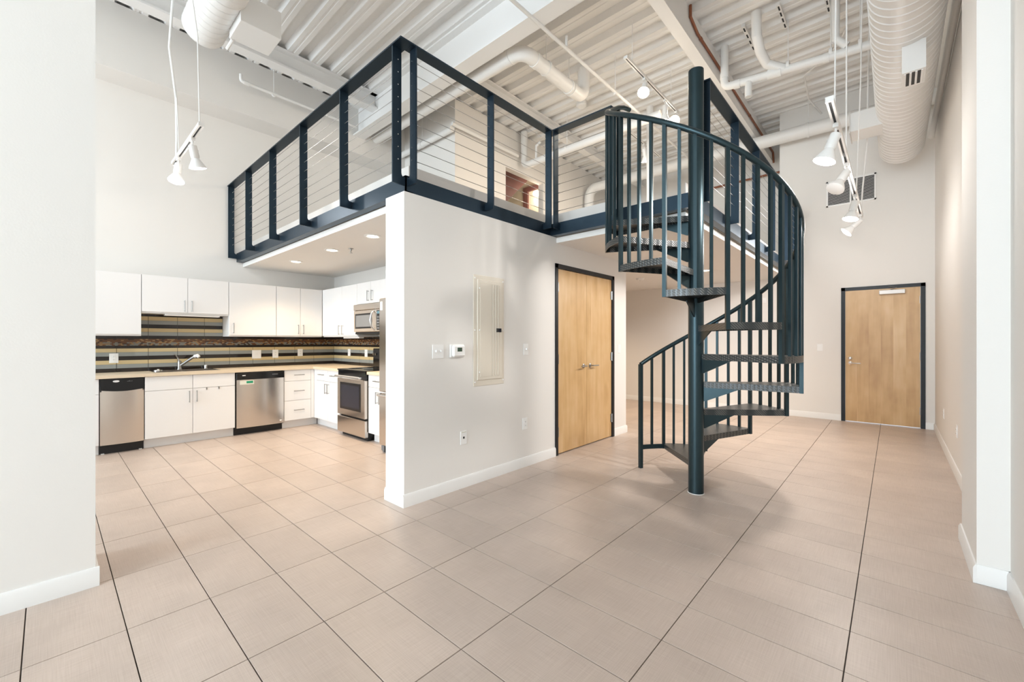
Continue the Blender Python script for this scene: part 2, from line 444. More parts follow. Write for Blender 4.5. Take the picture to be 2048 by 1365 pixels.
# ------------------------------------------------------------------ roof steel (structure)
def w_beam(name, axis, c, half, z0, z1, a0, a1, material='deck_paint', tf=0.022, tw=0.014):
    b = MB()
    pts = [(-half, 0), (half, 0), (half, tf), (tw/2, tf), (tw/2, z1-z0-tf), (half, z1-z0-tf), (half, z1-z0), (-half, z1-z0), (-half, z1-z0-tf), (-tw/2, z1-z0-tf), (-tw/2, tf), (-half, tf)]
    if axis == 'x': fn = lambda p_, q_, h_: (h_, c+p_, z0+q_)
    else: fn = lambda p_, q_, h_: (c+p_, h_, z0+q_)
    b.poly_prism(pts, a0, a1, fn); return struct(name, b, material)
w_beam('trim_3', 'x', 3.63, 0.105, 4.85, ZD, -6.89, XR)        # girder along the loft front
b = MB(); b.box(-1.965, -1.83, 3.74, YL, 4.985, ZD); struct('trim_4', b, 'deck_paint')   # boxed beam over the stair
w_beam('trim_5', 'y', -6.33, 0.085, 5.11, ZD, YN, 3.62)
w_beam('trim_6', 'y', -4.70, 0.07, 5.18, ZD, 3.64, YL)

# ------------------------------------------------------------------ loft edge steel
def channel(name, axis, face, inward, z0, z1, a0, a1, depth=0.075, t=0.012):
    b = MB()
    pts = [(0, 0), (depth, 0), (depth, t), (t, t), (t, z1-z0-t), (depth, z1-z0-t), (depth, z1-z0), (0, z1-z0)]
    if axis == 'x': fn = lambda p_, q_, h_: (h_, face + inward*p_, z0+q_)
    else: fn = lambda p_, q_, h_: (face + inward*p_, h_, z0+q_)
    b.poly_prism(pts, a0, a1, fn); return struct(name, b, 'rail_steel')
ZB0, ZB1 = 2.494, 2.625
channel('trim_7', 'x', 1.90, 1, ZB0, ZB1, XK, -2.862)
channel('trim_8', 'y', -2.862, -1, ZB0, ZB1, 1.90, 3.80)
channel('trim_9', 'x', 3.80, 1, ZB0, ZB1, -2.862, -1.335)
channel('trim_10', 'y', -1.30, -1, ZB0, ZB1, 3.84, YB)
# toe plates standing on the loft floor
for k, (x0, x1, y0, y1) in enumerate(((XK, -2.96, 1.992, 2.0), (-2.96, -2.952, 1.992, 3.9), (-2.952, -2.03, 3.892, 3.9), (-1.408, -1.40, 3.9, YB))):
    b = MB(); b.box(x0, x1, y0, y1, LOFT, 2.755); struct('trim_%d' % (11+k), b, 'kick_metal')

# ------------------------------------------------------------------ baseboards
def baseboard(name, segs):
    b = MB()
    for (axis, face, out, a0, a1) in segs:
        pts = [(0, 0), (0.015, 0), (0.015, 0.082), (0.007, 0.100), (0, 0.100)]
        if axis == 'x': fn = lambda p_, q_, h_: (h_, face + out*p_, q_)
        else: fn = lambda p_, q_, h_: (face + out*p_, h_, q_)
        b.poly_prism(pts, a0, a1, fn)
    return struct(name, b, 'white_trim')
baseboard('baseboard_partition', [('y', XP, 1, YP-0.015, CY0), ('y', XP, 1, CY1, 5.60), ('x', YP, -1, -3.117, XP), ('x', 5.585, 1, XK, XP)])
baseboard('baseboard_pier', [('y', -3.165, 1, YN, 0.185), ('x', 0.17, 1, -3.62, -3.165)])
baseboard('baseboard_back', [('x', YB, -1, XK, DX0), ('x', YB, -1, DX1, XR)])
baseboard('baseboard_right', [('y', XR, -1, YN, 3.385), ('y', XR, -1, 4.05, YB)])
baseboard('baseboard_pillar', [('y', 0.335, -1, 3.37, 4.065), ('x', 3.385, -1, 0.335, XR)])

# ------------------------------------------------------------------ spiral staircase
PXC, PYC = -1.264, 3.762
RISE, PITCH_A, A_CAM, RAD = 0.24, 31.5, -71.4, 0.765
st = thing('spiral_staircase', 'dark blue-green steel spiral staircase climbing to the loft', 'staircase', (PXC, PYC, 0))
def pol(r, alpha, z):
    t = R(alpha + A_CAM); return (PXC + r*math.cos(t), PYC + r*math.sin(t), z)
b = MB(); b.lathe([(0.0625, 0), (0.0625, 3.647)], (PXC, PYC, 0), (0, 0, 1), 36); b.build('center_pole', 'stair_steel', st)
b = MB(); b.lathe([(0.0685, 0), (0.064, 0.004)], (PXC, PYC, 0), (0, 0, 1), 36); b.build('sealant_ring', 'caulk', st)
def low_edge(n_): return 15.3 + PITCH_A*(6-n_)
LIP = 0.05
for n_ in range(1, 11):
    a0 = low_edge(n_); a1 = a0 + PITCH_A; z = RISE*n_
    steps = 8
    tr_ = MB()
    arc = [pol(RAD, a0 + (a1-a0)*i/steps, 0)[:2] for i in range(steps+1)]
    inn = [pol(0.061, a0 + (a1-a0)*i/3, 0)[:2] for i in range(3, -1, -1)]
    tr_.poly_prism(arc + inn, z-0.007, z)
    def strip(p, q, t_):
        p, q = Vector((*p, 0)), Vector((*q, 0)); d_ = (q-p).normalized(); nn = Vector((-d_.y, d_.x, 0))*t_
        tr_.poly_prism([(p.x, p.y), (q.x, q.y), (q.x+nn.x, q.y+nn.y), (p.x+nn.x, p.y+nn.y)], z-LIP, z-0.0065)
    strip(inn[-1], arc[0], 0.006); strip(arc[-1], inn[0], 0.006)
    ring_o = [pol(RAD, a0 + (a1-a0)*i/steps, 0)[:2] for i in range(steps+1)]
    ring_i = [pol(RAD-0.006, a0 + (a1-a0)*i/steps, 0)[:2] for i in range(steps, -1, -1)]
    tr_.poly_prism(ring_o + ring_i, z-LIP, z-0.0065)
    tread = tr_.build('tread', 'diamond_plate', st)
    g = MB(); ag = a0 + 4.0; t = R(ag + A_CAM); side = Vector((-math.sin(t), math.cos(t), 0))*0.005
    for_pts = [(0.055, z-LIP+0.004), (0.055, z-LIP-0.115), (0.075, z-LIP-0.115), (0.33, z-LIP-0.002), (0.33, z-LIP+0.004)]
    def fn(p_, q_, h_, t=t, side=side):
        return (PXC + p_*math.cos(t) + side.x*h_, PYC + p_*math.sin(t) + side.y*h_, q_)
    g.poly_prism(for_pts, -1, 1, fn); g.build('bracket', 'stair_steel', tread)
A_TOP = low_edge(10)      # -110.7
def rail_z(a): return 3.62 - RISE/PITCH_A*(a - A_TOP)
RB = RAD - 0.013
b = MB()
path = [pol(RB, A_TOP - 14 + (0)*0, 3.66), pol(RB, A_TOP - 7, 3.655)]
a = A_TOP
while a < 224: path.append(pol(RB, a, rail_z(a))); a += 3.5
path.append(pol(RB, 224, rail_z(224)))
b.tube(path, 0.021, 14); b.build('handrail', 'stair_steel', st)
def baluster(a, z0, z1, w, name='baluster'):
    b = MB(); x, y_, _ = pol(RB, a, 0); t = R(a + A_CAM)
    c, s_ = math.cos(t)*w/2, math.sin(t)*w/2
    b.poly_prism([(x+c-(-s_), y_+s_-c), (x+c+(-s_), y_+s_+c), (x-c+(-s_), y_-s_+c), (x-c-(-s_), y_-s_-c)], z0, z1)
    return b.build(name, 'stair_steel', st)
for n_ in range(1, 11):
    a0 = low_edge(n_)
    for q in range(1, 4):
        a = a0 + PITCH_A*q/4; baluster(a, RISE*n_ - 0.004, rail_z(a) - 0.008, 0.021)
    a = a0 + PITCH_A         # joint towards the tread below
    zlow = RISE*(n_-1) - LIP if n_ > 1 else RISE - LIP
    baluster(a, zlow, rail_z(a) - 0.008, 0.027)
baluster(A_TOP, RISE*10 - LIP, rail_z(A_TOP) - 0.008, 0.027)
baluster(224, 0.0, rail_z(224), 0.034, 'newel_post')
baluster(214, RISE - 0.03, rail_z(214) - 0.008, 0.021)
b = MB()
pts = [pol(RB, 204.3 + (224-204.3)*i/4, RISE - 0.026) for i in range(5)]
for p_, q_ in zip(pts[:-1], pts[1:]):
    p_, q_ = Vector(p_), Vector(q_); d_ = (q_-p_).normalized(); nn = Vector((-d_.y, d_.x, 0))*0.006
    b.poly_prism([(p_.x-nn.x, p_.y-nn.y), (q_.x-nn.x, q_.y-nn.y), (q_.x+nn.x, q_.y+nn.y), (p_.x+nn.x, p_.y+nn.y)], RISE-0.05, RISE-0.004)
b.build('bottom_bar', 'stair_steel', st)

# ------------------------------------------------------------------ cable railings of the loft
ZT = 3.61
CZ = [2.729 + 0.097*i for i in range(9)]
def railing(label, axis, outer, inward, posts, a0, a1, root, cable_a=None, skip_foot=()):
    """axis: direction the rail runs ('x' or 'y'); outer = coordinate of the outboard edge"""
    t = thing('cable_railing', label, 'railing', root, 'cable railings round the loft')
    if axis == 'x': fn = lambda a, d, z: (a, outer + inward*d, z)
    else: fn = lambda a, d, z: (outer + inward*d, a, z)
    def bx(mb, aa, ab, da, db, za, zb):
        p_, q_ = fn(aa, da, za), fn(ab, db, zb)
        mb.box(min(p_[0], q_[0]), max(p_[0], q_[0]), min(p_[1], q_[1]), max(p_[1], q_[1]), za, zb)
    b = MB(); bx(b, a0, a1, -0.006, 0.098, ZT-0.012, ZT); b.build('top_rail', 'rail_steel', t)
    for pa in posts:
        b = MB()
        ptsx = [(0, 2.54), (0.112, 2.54), (0.112, 2.605), (0.098, 2.605), (0.088, 2.609), (0.081, 2.618), (0.078, 2.63), (0.078, ZT-0.012), (0, ZT-0.012)]
        b.poly_prism(ptsx, pa-0.0065, pa+0.0065, lambda p_, q_, h_: fn(h_, p_, q_))
        b.build('post', 'rail_steel', t)
    ca0, ca1 = cable_a or (posts[0], posts[-1])
    for z in CZ:
        b = MB(); b.cyl(fn(ca0, 0.045, z), fn(ca1, 0.045, z), 0.0026, 6)
        cb = b.build('cable', 'cable_steel', t)
        for end, s_ in ((ca0, 1), (ca1, -1)):
            e = MB(); e.cyl(fn(end - s_*0.012, 0.045, z), fn(end + s_*0.05, 0.045, z), 0.0045, 8); e.build('cable_end', 'chrome', cb)
    return t
railing('long dark cable railing on the loft edge above the kitchen', 'x', 1.785, 1, [XK+0.03, -6.47, -5.56, -4.65, -3.74, -2.868], XK+0.005, -2.744, (-5.0, 1.90, 2.54))
railing('dark cable railing above the white partition wall, between two corner posts', 'y', -2.75, -1, [1.925, 2.78, 3.67], 1.884, 3.683, (-2.80, 2.8, 2.54))
railing('short dark cable railing from the inner corner to the stair head', 'x', 3.69, 1, [-2.735, -2.045], -2.848, -2.035, (-2.4, 3.75, 2.54))
railing('dark cable railing running from the stair pole to the entry wall', 'y', -1.19, -1, [3.90, 4.83, 5.74, 6.65, 7.56, 8.47], 3.88, YB-0.005, (-1.25, 6.2, 2.54))

# ------------------------------------------------------------------ doors
def hinge(b, fn, z):
    pass
# closet double door in the partition (faces +X)
dr = bpy.data.objects.new('door_1', None); col.objects.link(dr); dr.location = (XP, (CY0+CY1)/2, 0); dr['kind'] = 'structure'
dr['label'] = 'double maple closet door in a black frame on the partition'
b = MB()
b.box(XP-0.12, XP+0.012, CY0, CY0+0.05, 0, 2.195); b.box(XP-0.12, XP+0.012, CY1-0.05, CY1, 0, 2.195); b.box(XP-0.12, XP+0.012, CY0, CY1, 2.145, 2.195)
b.build('door_frame', 'door_frame_black', dr)
mid = (CY0+CY1)/2
for k, (ya, yb) in enumerate(((CY0+0.053, mid-0.0015), (mid+0.0015, CY1-0.053))):
    b = MB(); b.box(XP-0.05, XP-0.006, ya, yb, 0.012, 2.142, bev=0.001); leaf = b.build('door_leaf', 'maple_y', dr)
    hb = MB(); yh = mid - 0.075 if k == 0 else mid + 0.075; s_ = -1 if k == 0 else 1
    hb.lathe([(0.027, 0), (0.027, 0.008), (0.02, 0.012)], (XP-0.006, yh, 1.0), (1, 0, 0), 18)
    hb.cyl((XP, yh, 1.0), (XP+0.05, yh, 1.0), 0.0095, 12)
    # the left leaf's lever points back at the jamb edge-on, the right one towards the hinge side
    hb.tube(bent([(XP+0.03, yh, 1.0), (XP+0.05, yh, 1.0), (XP+0.05, yh + s_*0.12, 1.0)], 0.012, 4), 0.0085, 10)
    hb.build('lever_handle', 'brushed_nickel', leaf)
    for z in (0.26, 1.10, 1.93):
        h_ = MB(); ye = CY0+0.052 if k == 0 else CY1-0.052
        h_.box(XP-0.008, XP-0.002, ye-0.028, ye+0.028, z-0.055, z+0.055); h_.cyl((XP+0.004, ye, z-0.057), (XP+0.004, ye, z+0.057), 0.0075, 10)
        h_.build('hinge', 'brushed_nickel', leaf)
    s2 = MB(); s2.box(XP-0.004, XP+0.002, yh-0.02, yh+0.02, 2.146, 2.152); s2.build('roller_catch', 'brushed_nickel', leaf)
# entry door (faces -Y)
dr = bpy.data.objects.new('door_2', None); col.objects.link(dr); dr.location = ((DX0+DX1)/2, YB, 0); dr['kind'] = 'structure'
dr['label'] = 'maple entry door in a black steel frame on the far wall'
b = MB()
b.box(DX0, DX0+0.05, YB-0.012, YB+0.13, 0, DZ); b.box(DX1-0.05, DX1, YB-0.012, YB+0.13, 0, DZ); b.box(DX0, DX1, YB-0.012, YB+0.13, DZ-0.05, DZ)
b.build('door_frame', 'door_frame_black', dr)
b = MB(); b.box(DX0+0.053, DX1-0.053, YB+0.004, YB+0.048, 0.012, DZ-0.053, bev=0.001); leaf = b.build('door_leaf', 'maple_x', dr)
b = MB(); xh = DX0+0.115
b.lathe([(0.026, 0), (0.026, 0.008), (0.019, 0.012)], (xh, YB+0.004, 0.955), (0, -1, 0), 18)
b.tube(bent([(xh, YB, 0.955), (xh, YB-0.055, 0.955), (xh+0.135, YB-0.055, 0.95)], 0.014, 4), 0.0095, 10)
b.build('lever_handle', 'chrome', leaf)
b = MB(); b.lathe([(0.026, 0), (0.026, 0.012), (0.017, 0.02), (0.012, 0.022)], (xh, YB+0.004, 1.03), (0, -1, 0), 18); b.build('deadbolt', 'chrome', leaf)
b = MB(); b.box(-0.165, 0.135, YB-0.055, YB+0.004, 2.035, 2.10, bev=0.006); cl = b.build('door_closer', 'kick_metal', leaf)
b = MB(); b.tube([(-0.03, YB-0.03, 2.102), (0.04, YB-0.11, 2.125), (-0.05, YB-0.012, 2.15)], 0.006, 8); b.build('closer_arm', 'brushed_nickel', leaf)
for z in (0.26, 1.08, 1.93):
    b = MB(); b.box(DX1-0.062, DX1-0.045, YB-0.002, YB+0.004, z-0.055, z+0.055); b.cyl((DX1-0.052, YB-0.005, z-0.057), (DX1-0.052, YB-0.005, z+0.057), 0.007, 10)
    b.build('hinge', 'brushed_nickel', leaf)

# ------------------------------------------------------------------ wall fittings
class Face:
    """axis-aligned wall face; u runs along the wall, n points out of it"""
    def __init__(s, kind, c): s.k = kind; s.c = c
    def pt(s, u, n_, z):
        return {'+x': (s.c+n_, u, z), '-x': (s.c-n_, u, z), '-y': (u, s.c-n_, z)}[s.k]
    def box(s, mb, u0, u1, n0, n1, z0, z1, bev=0.0, m=None):
        p_, q_ = s.pt(u0, n0, z0), s.pt(u1, n1, z1)
        return mb.box(min(p_[0], q_[0]), max(p_[0], q_[0]), min(p_[1], q_[1]), max(p_[1], q_[1]), min(z0, z1), max(z0, z1), bev, m)
    @property
    def out(s): return {'+x': (1, 0, 0), '-x': (-1, 0, 0), '-y': (0, -1, 0)}[s.k]
PART = Face('+x', XP); SINKW = Face('+x', XK); STOVEW = Face('-y', YS); ENTRYW = Face('-y', YB); RIGHTW = Face('-x', XR)
def plate(name, label, cat, fc, u, z, w, h_, kind, n0=0.0, group=None):
    t = thing(name, label, cat, fc.pt(u, n0, z), group)
    b = MB(); fc.box(b, u-w/2, u+w/2, n0, n0+0.006, z-h_/2, z+h_/2, bev=0.002); b.build('cover_plate', 'plate_white', t)
    if kind == 'toggle1' or kind == 'toggle2':
        for du in ([0] if kind == 'toggle1' else [-0.024, 0.024]):
            b = MB(); fc.box(b, u+du-0.005, u+du+0.005, n0+0.004, n0+0.022, z-0.004, z+0.012); b.build('toggle', 'plate_white', t)
    elif kind == 'duplex':
        for dz in (-0.02, 0.02):
            b = MB(); fc.box(b, u-0.017, u+0.017, n0+0.005, n0+0.009, z+dz-0.014, z+dz+0.014, bev=0.003); rc = b.build('receptacle', 'plate_white', t)
            b = MB()
            for du in (-0.006, 0.006): fc.box(b, u+du-0.001, u+du+0.001, n0+0.008, n0+0.0095, z+dz-0.004, z+dz+0.006)
            b.build('slot', 'matte_black', rc)
    elif kind == 'jack':
        b = MB(); fc.box(b, u-0.008, u+0.008, n0+0.005, n0+0.008, z-0.008, z+0.010); b.build('jack', 'matte_black', t)
        b = MB(); fc.box(b, u-0.028, u+0.028, n0+0.0055, n0+0.0065, z+0.045, z+0.055); b.build('label_strip', 'sticker_clear', t)
    elif kind == 'rocker':
        b = MB(); fc.box(b, u-w*0.25, u+w*0.25, n0+0.005, n0+0.009, z-h_*0.28, z+h_*0.28, bev=0.002); b.build('rocker', 'plate_white', t)
    return t
plate('light_switch', 'double white toggle switch beside the thermostat', 'switch', PART, 2.21, 1.22, 0.118, 0.118, 'toggle2')
plate('light_switch', 'single white toggle switch between electrical panel and closet door', 'switch', PART, 3.357, 1.223, 0.075, 0.12, 'toggle1')
plate('light_switch', 'white rocker switch right of the closet door', 'switch', PART, 5.38, 1.2, 0.075, 0.12, 'rocker')
plate('jack_plate', 'white wall jack plate low on the partition below the thermostat', 'jack', PART, 2.495, 0.445, 0.075, 0.12, 'jack')
plate('outlet', 'white duplex outlet low on the partition near the closet door', 'outlet', PART, 3.342, 0.447, 0.075, 0.12, 'duplex')
plate('light_switch', 'small white switch on the far wall left of the entry door', 'switch', ENTRYW, -0.92, 1.2, 0.075, 0.12, 'rocker')
plate('outlet', 'white outlet low on the right wall nearest the pillar', 'outlet', RIGHTW, 5.865, 0.44, 0.075, 0.12, 'duplex')
plate('outlet', 'white outlet low on the right wall nearer the entry door', 'outlet', RIGHTW, 7.29, 0.43, 0.075, 0.12, 'duplex')
plate('light_switch', 'white switch plate on the far wall behind the spiral stair', 'switch', ENTRYW, -1.74, 2.05, 0.06, 0.09, 'rocker')
# backsplash outlets
SB = 0.012
plate('outlet', 'white outlet plate on the backsplash above the trash compactor', 'outlet', SINKW, 0.557, 1.092, 0.085, 0.122, 'duplex', SB)
plate('light_switch', 'wide white switch plate on the backsplash above the dishwasher', 'switch', SINKW, 2.165, 1.105, 0.125, 0.13, 'toggle2', SB)
plate('outlet', 'white outlet on the backsplash right of the wide switch plate', 'outlet', SINKW, 2.432, 1.107, 0.085, 0.13, 'duplex', SB)
plate('outlet', 'white outlet on the backsplash above the drawer stack', 'outlet', SINKW, 2.81, 1.119, 0.08, 0.118, 'duplex', SB)
plate('outlet', 'white outlet on the stove wall backsplash near the corner', 'outlet', STOVEW, -6.73, 1.119, 0.085, 0.118, 'duplex', SB)
plate('outlet', 'white outlet on the stove wall backsplash next to the range', 'outlet', STOVEW, -6.172, 1.117, 0.085, 0.118, 'duplex', SB)
# thermostat
t = thing('thermostat', 'white wall thermostat with a small dark display', 'thermostat', PART.pt(2.415, 0, 1.223))
b = MB(); PART.box(b, 2.335, 2.495, 0, 0.012, 1.165, 1.281, bev=0.005); b.build('base_plate', 'plate_white', t)
b = MB(); PART.box(b, 2.348, 2.488, 0.010, 0.042, 1.172, 1.274, bev=0.012); b.build('housing', 'plate_white', t)
b = MB(); PART.box(b, 2.392, 2.444, 0.040, 0.0435, 1.218, 1.252); b.build('display', 'lcd_green', t)
# electrical panel
t = thing('electrical_panel', 'tall cream electrical panel with ribbed door on the partition', 'electrical panel', PART.pt(2.815, 0, 1.40))
b = MB(); PART.box(b, 2.612, 3.018, 0, 0.006, 0.892, 1.923, bev=0.002); b.build('cover_plate', 'panel_cream', t)
b = MB(); PART.box(b, 2.652, 2.985, 0.005, 0.016, 0.945, 1.882, bev=0.005); d_ = b.build('door', 'panel_cream', t)
b = MB(); PART.box(b, 2.685, 2.84, 0.015, 0.0185, 0.975, 1.852, bev=0.003); b.build('door_panel', 'panel_cream', d_)
for u in (2.858, 2.893, 2.928):
    b = MB(); PART.box(b, u-0.009, u+0.009, 0.015, 0.020, 0.975, 1.852, bev=0.004); b.build('rib', 'panel_cream', d_)
b = MB(); PART.box(b, 2.898, 2.967, 0.0155, 0.023, 1.395, 1.432, bev=0.002); lt = b.build('latch', 'matte_black', d_)
b = MB(); PART.box(b, 2.93, 2.96, 0.022, 0.026, 1.400, 1.427); b.build('latch_slide', 'oven_glass', d_)
for (u, z) in ((2.63, 0.93), (2.63, 1.41), (2.63, 1.89), (3.003, 0.93), (3.003, 1.41), (3.003, 1.89), (2.678, 1.02), (2.678, 1.41), (2.678, 1.80)):
    b = MB(); b.lathe([(0.008, 0), (0.007, 0.004), (0.003, 0.006)], PART.pt(u, 0.005 if u < 2.65 or u > 2.99 else 0.015, z), (1, 0, 0), 10); b.build('screw', 'plate_white', t)

# ------------------------------------------------------------------ kitchen cabinets
def pull(b, fc, u0, u1, n_, z0, z1):
    """bar pull between two points at stand-off 0.03"""
    p_, q_ = Vector(fc.pt(u0, n_+0.030, z0)), Vector(fc.pt(u1, n_+0.030, z1))
    d_ = (q_-p_).normalized()
    b.cyl(p_ - d_*0.010, q_ + d_*0.010, 0.0055, 10)
    b.cyl(fc.pt(u0, n_-0.001, z0), p_, 0.0045, 8); b.cyl(fc.pt(u1, n_-0.001, z1), q_, 0.0045, 8)
def cabinet(name, label, fc, u0, u1, z0, z1, depth, fronts, toe=None, group=None, n0=0.002, top=None):
    t = thing(name, label, 'cabinet', fc.pt((u0+u1)/2, depth/2, 0 if toe else z0), group)
    b = MB(); fc.box(b, u0+0.0005, u1-0.0005, n0, depth-0.020, z0, top or z1)
    b.build('body', 'white_laminate', t)
    if toe:
        k = MB(); fc.box(k, toe[0], toe[1], depth-0.105, depth-0.085, 0, z0); k.build('toe_kick', 'white_laminate', t)
    for f in fronts:
        kind, a, b_, c, d_, hs = f
        q = MB(); g = 0.0022
        fc.box(q, a+g, b_-g, depth-0.0195, depth, c+g, d_-g, bev=0.0012)
        o = q.build(kind, 'white_laminate', t)
        for h_ in hs:
            w = MB()
            if h_[0] == 'v': pull(w, fc, h_[1], h_[1], depth, h_[2], h_[2]+0.128)
            elif h_[0] == 'h': pull(w, fc, h_[1]-0.064, h_[1]+0.064, depth, h_[2], h_[2])
            elif h_[0] == 'clip':
                fc.box(w, h_[1]-0.006, h_[1]+0.006, depth-0.002, depth+0.008, h_[2]-0.03, h_[2]); w.build('hook', 'brushed_nickel', o); continue
            w.build('handle', 'brushed_nickel', o)
    return t
BD, UD = 0.62, 0.33
GB, GU = 'white base cabinets', 'white wall cabinets'
cabinet('base_cabinet', 'narrow white base cabinet left of the trash compactor', SINKW, -0.05, 0.388, 0.115, 0.876, BD,
        [('drawer', -0.05, 0.388, 0.70, 0.876, []), ('door', -0.05, 0.388, 0.115, 0.70, [])], (-0.05, 0.388), GB)
cabinet('base_cabinet', 'white sink base cabinet with two doors between compactor and dishwasher', SINKW, 0.782, 1.722, 0.118, 0.876, BD,
        [('false_front', 0.782, 1.252, 0.70, 0.876, []), ('false_front', 1.252, 1.722, 0.70, 0.876, []),
         ('door', 0.782, 1.252, 0.118, 0.70, [('v', 1.214, 0.535)]), ('door', 1.252, 1.722, 0.118, 0.70, [('v', 1.292, 0.535), ('clip', 1.40, 0.70), ('clip', 1.535, 0.70)])], (0.782, 1.722), GB, top=0.73)
cabinet('base_cabinet', 'white stack of three drawers right of the dishwasher', SINKW, 2.35, 2.789, 0.118, 0.876, BD,
        [('drawer', 2.35, 2.737, 0.707, 0.876, [('h', 2.556, 0.797)]), ('drawer', 2.35, 2.737, 0.415, 0.707, [('h', 2.556, 0.557)]), ('drawer', 2.35, 2.737, 0.118, 0.415, [('h', 2.556, 0.27)]), ('filler', 2.737, 2.789, 0.118, 0.876, [])], (2.35, 2.862), GB)
# stove wall run (front plane at y = YS-0.61)
BD2 = 0.605
cabinet('base_cabinet', 'white corner base cabinet with two doors left of the range', STOVEW, XK+0.622, -5.83, 0.118, 0.876, BD2,
        [('filler', XK+0.622, -6.60, 0.118, 0.876, []), ('drawer', -6.60, -6.215, 0.707, 0.876, [('h', -6.41, 0.80)]), ('drawer', -6.215, -5.83, 0.707, 0.876, [('h', -6.02, 0.80)]),
         ('door', -6.60, -6.215, 0.118, 0.707, [('v', -6.255, 0.535)]), ('door', -6.215, -5.83, 0.118, 0.707, [('v', -6.175, 0.535)])], (XK+0.54, -5.83), GB)
cabinet('base_cabinet', 'narrow white base cabinet between the range and refrigerator', STOVEW, -5.035, -4.51, 0.118, 0.876, BD2,
        [('drawer', -5.035, -4.51, 0.715, 0.876, [('h', -4.80, 0.80)]), ('door', -5.035, -4.77, 0.118, 0.715, [('v', -4.81, 0.53)]), ('door', -4.77, -4.51, 0.118, 0.715, [('v', -4.73, 0.53)])], (-5.035, -4.51), GB)
# wall cabinets
ZU = 2.15
cabinet('upper_cabinet', 'white wall cabinet at the left end over the trash compactor', SINKW, -0.1, 0.784, 1.375, ZU, UD,
        [('door', -0.1, 0.34, 1.392, ZU, []), ('door', 0.34, 0.784, 1.392, ZU, [])], None, GU)
cabinet('upper_cabinet', 'short white two-door wall cabinet above the sink', SINKW, 0.786, 1.720, 1.665, ZU, UD,
        [('door', 0.786, 1.253, 1.682, ZU, [('v', 1.215, 1.71)]), ('door', 1.253, 1.720, 1.682, ZU, [('v', 1.295, 1.71)])], None, GU)
cabinet('upper_cabinet', 'white single-door wall cabinet above the dishwasher', SINKW, 1.722, 2.340, 1.375, ZU, UD,
        [('door', 1.722, 2.340, 1.392, ZU, [('v', 1.775, 1.43)])], None, GU)
cabinet('upper_cabinet', 'white two-door wall cabinet above the drawer stack', SINKW, 2.342, 3.036, 1.375, ZU, UD,
        [('door', 2.342, 2.693, 1.392, ZU, [('v', 2.655, 1.43)]), ('door', 2.693, 3.036, 1.392, ZU, [('v', 2.731, 1.43)])], None, GU)
cabinet('upper_cabinet', 'white corner wall cabinet left of the microwave', STOVEW, XK+0.332, -5.825, 1.375, ZU, UD+0.02,
        [('door', XK+0.332, -6.297, 1.392, ZU, [('v', -6.35, 1.415)]), ('door', -6.297, -5.825, 1.392, ZU, [('v', -6.245, 1.415)])], None, GU)
cabinet('upper_cabinet', 'white two-door wall cabinet above the microwave', STOVEW, -5.823, -5.04, 1.835, ZU, UD+0.02,
        [('door', -5.823, -5.43, 1.842, ZU, [('v', -5.485, 1.885)]), ('door', -5.43, -5.04, 1.842, ZU, [('v', -5.375, 1.885)])], None, GU)
cabinet('upper_cabinet', 'white wall cabinet above the refrigerator', STOVEW, -5.035, -3.52, 1.86, ZU, UD+0.02,
        [('door', -5.035, -4.28, 1.865, ZU, []), ('door', -4.28, -3.52, 1.865, ZU, [])], None, GU)

# countertops
b = MB(); FR = XK+0.64
b.box(XK, FR, -0.05, 0.90, 0.877, 0.914); b.box(XK, FR, 1.56, YS, 0.877, 0.914)
b.box(XK, XK+0.09, 0.90, 1.56, 0.877, 0.914); b.box(XK+0.52, FR, 0.90, 1.56, 0.877, 0.914)
b.box(FR, -5.825, YS-0.63, YS, 0.877, 0.914)
solo('countertop', b, 'countertop', 'L-shaped beige countertop running under the backsplash', 'countertop')
b = MB(); b.box(-5.035, -4.505, YS-0.63, YS, 0.877, 0.914, bev=0.002)
solo('countertop', b, 'countertop', 'short beige countertop between range and refrigerator', 'countertop')

# backsplash of glass strips and a mosaic band
bs = thing('backsplash', 'striped glass tile backsplash with a mosaic band along the sink wall', 'backsplash', (XK, 1.8, 0.915))
bs2 = thing('backsplash', 'striped glass tile backsplash with a mosaic band behind the range', 'backsplash', (-5.9, YS, 0.915))
b = MB(); b.box(XK, XK+0.004, -0.05, YS, 0.914, 1.375); b.box(XK, XK+0.004, 0.786, 1.722, 1.375, 1.665); b.build('mortar_bed', 'mortar', bs)
b = MB(); b.box(XK+0.005, -4.49, YS-0.004, YS, 0.914, 1.375); b.build('mortar_bed', 'mortar', bs2)
ROWS = [(0.915, 0.962, 'd'), (0.962, 1.013, 'g'), (1.013, 1.064, 't'), (1.064, 1.115, 'd'), (1.115, 1.166, 'g'), (1.166, 1.215, 't'), (1.215, 1.250, 'd'),
        (1.337, 1.380, 'd'), (1.380, 1.430, 'g'), (1.430, 1.480, 't'), (1.480, 1.530, 'd'), (1.530, 1.582, 'g'), (1.582, 1.635, 't'), (1.635, 1.665, 'd')]
GC = {'d': 'glass_dark', 'g': 'glass_grey', 't': 'glass_tan'}
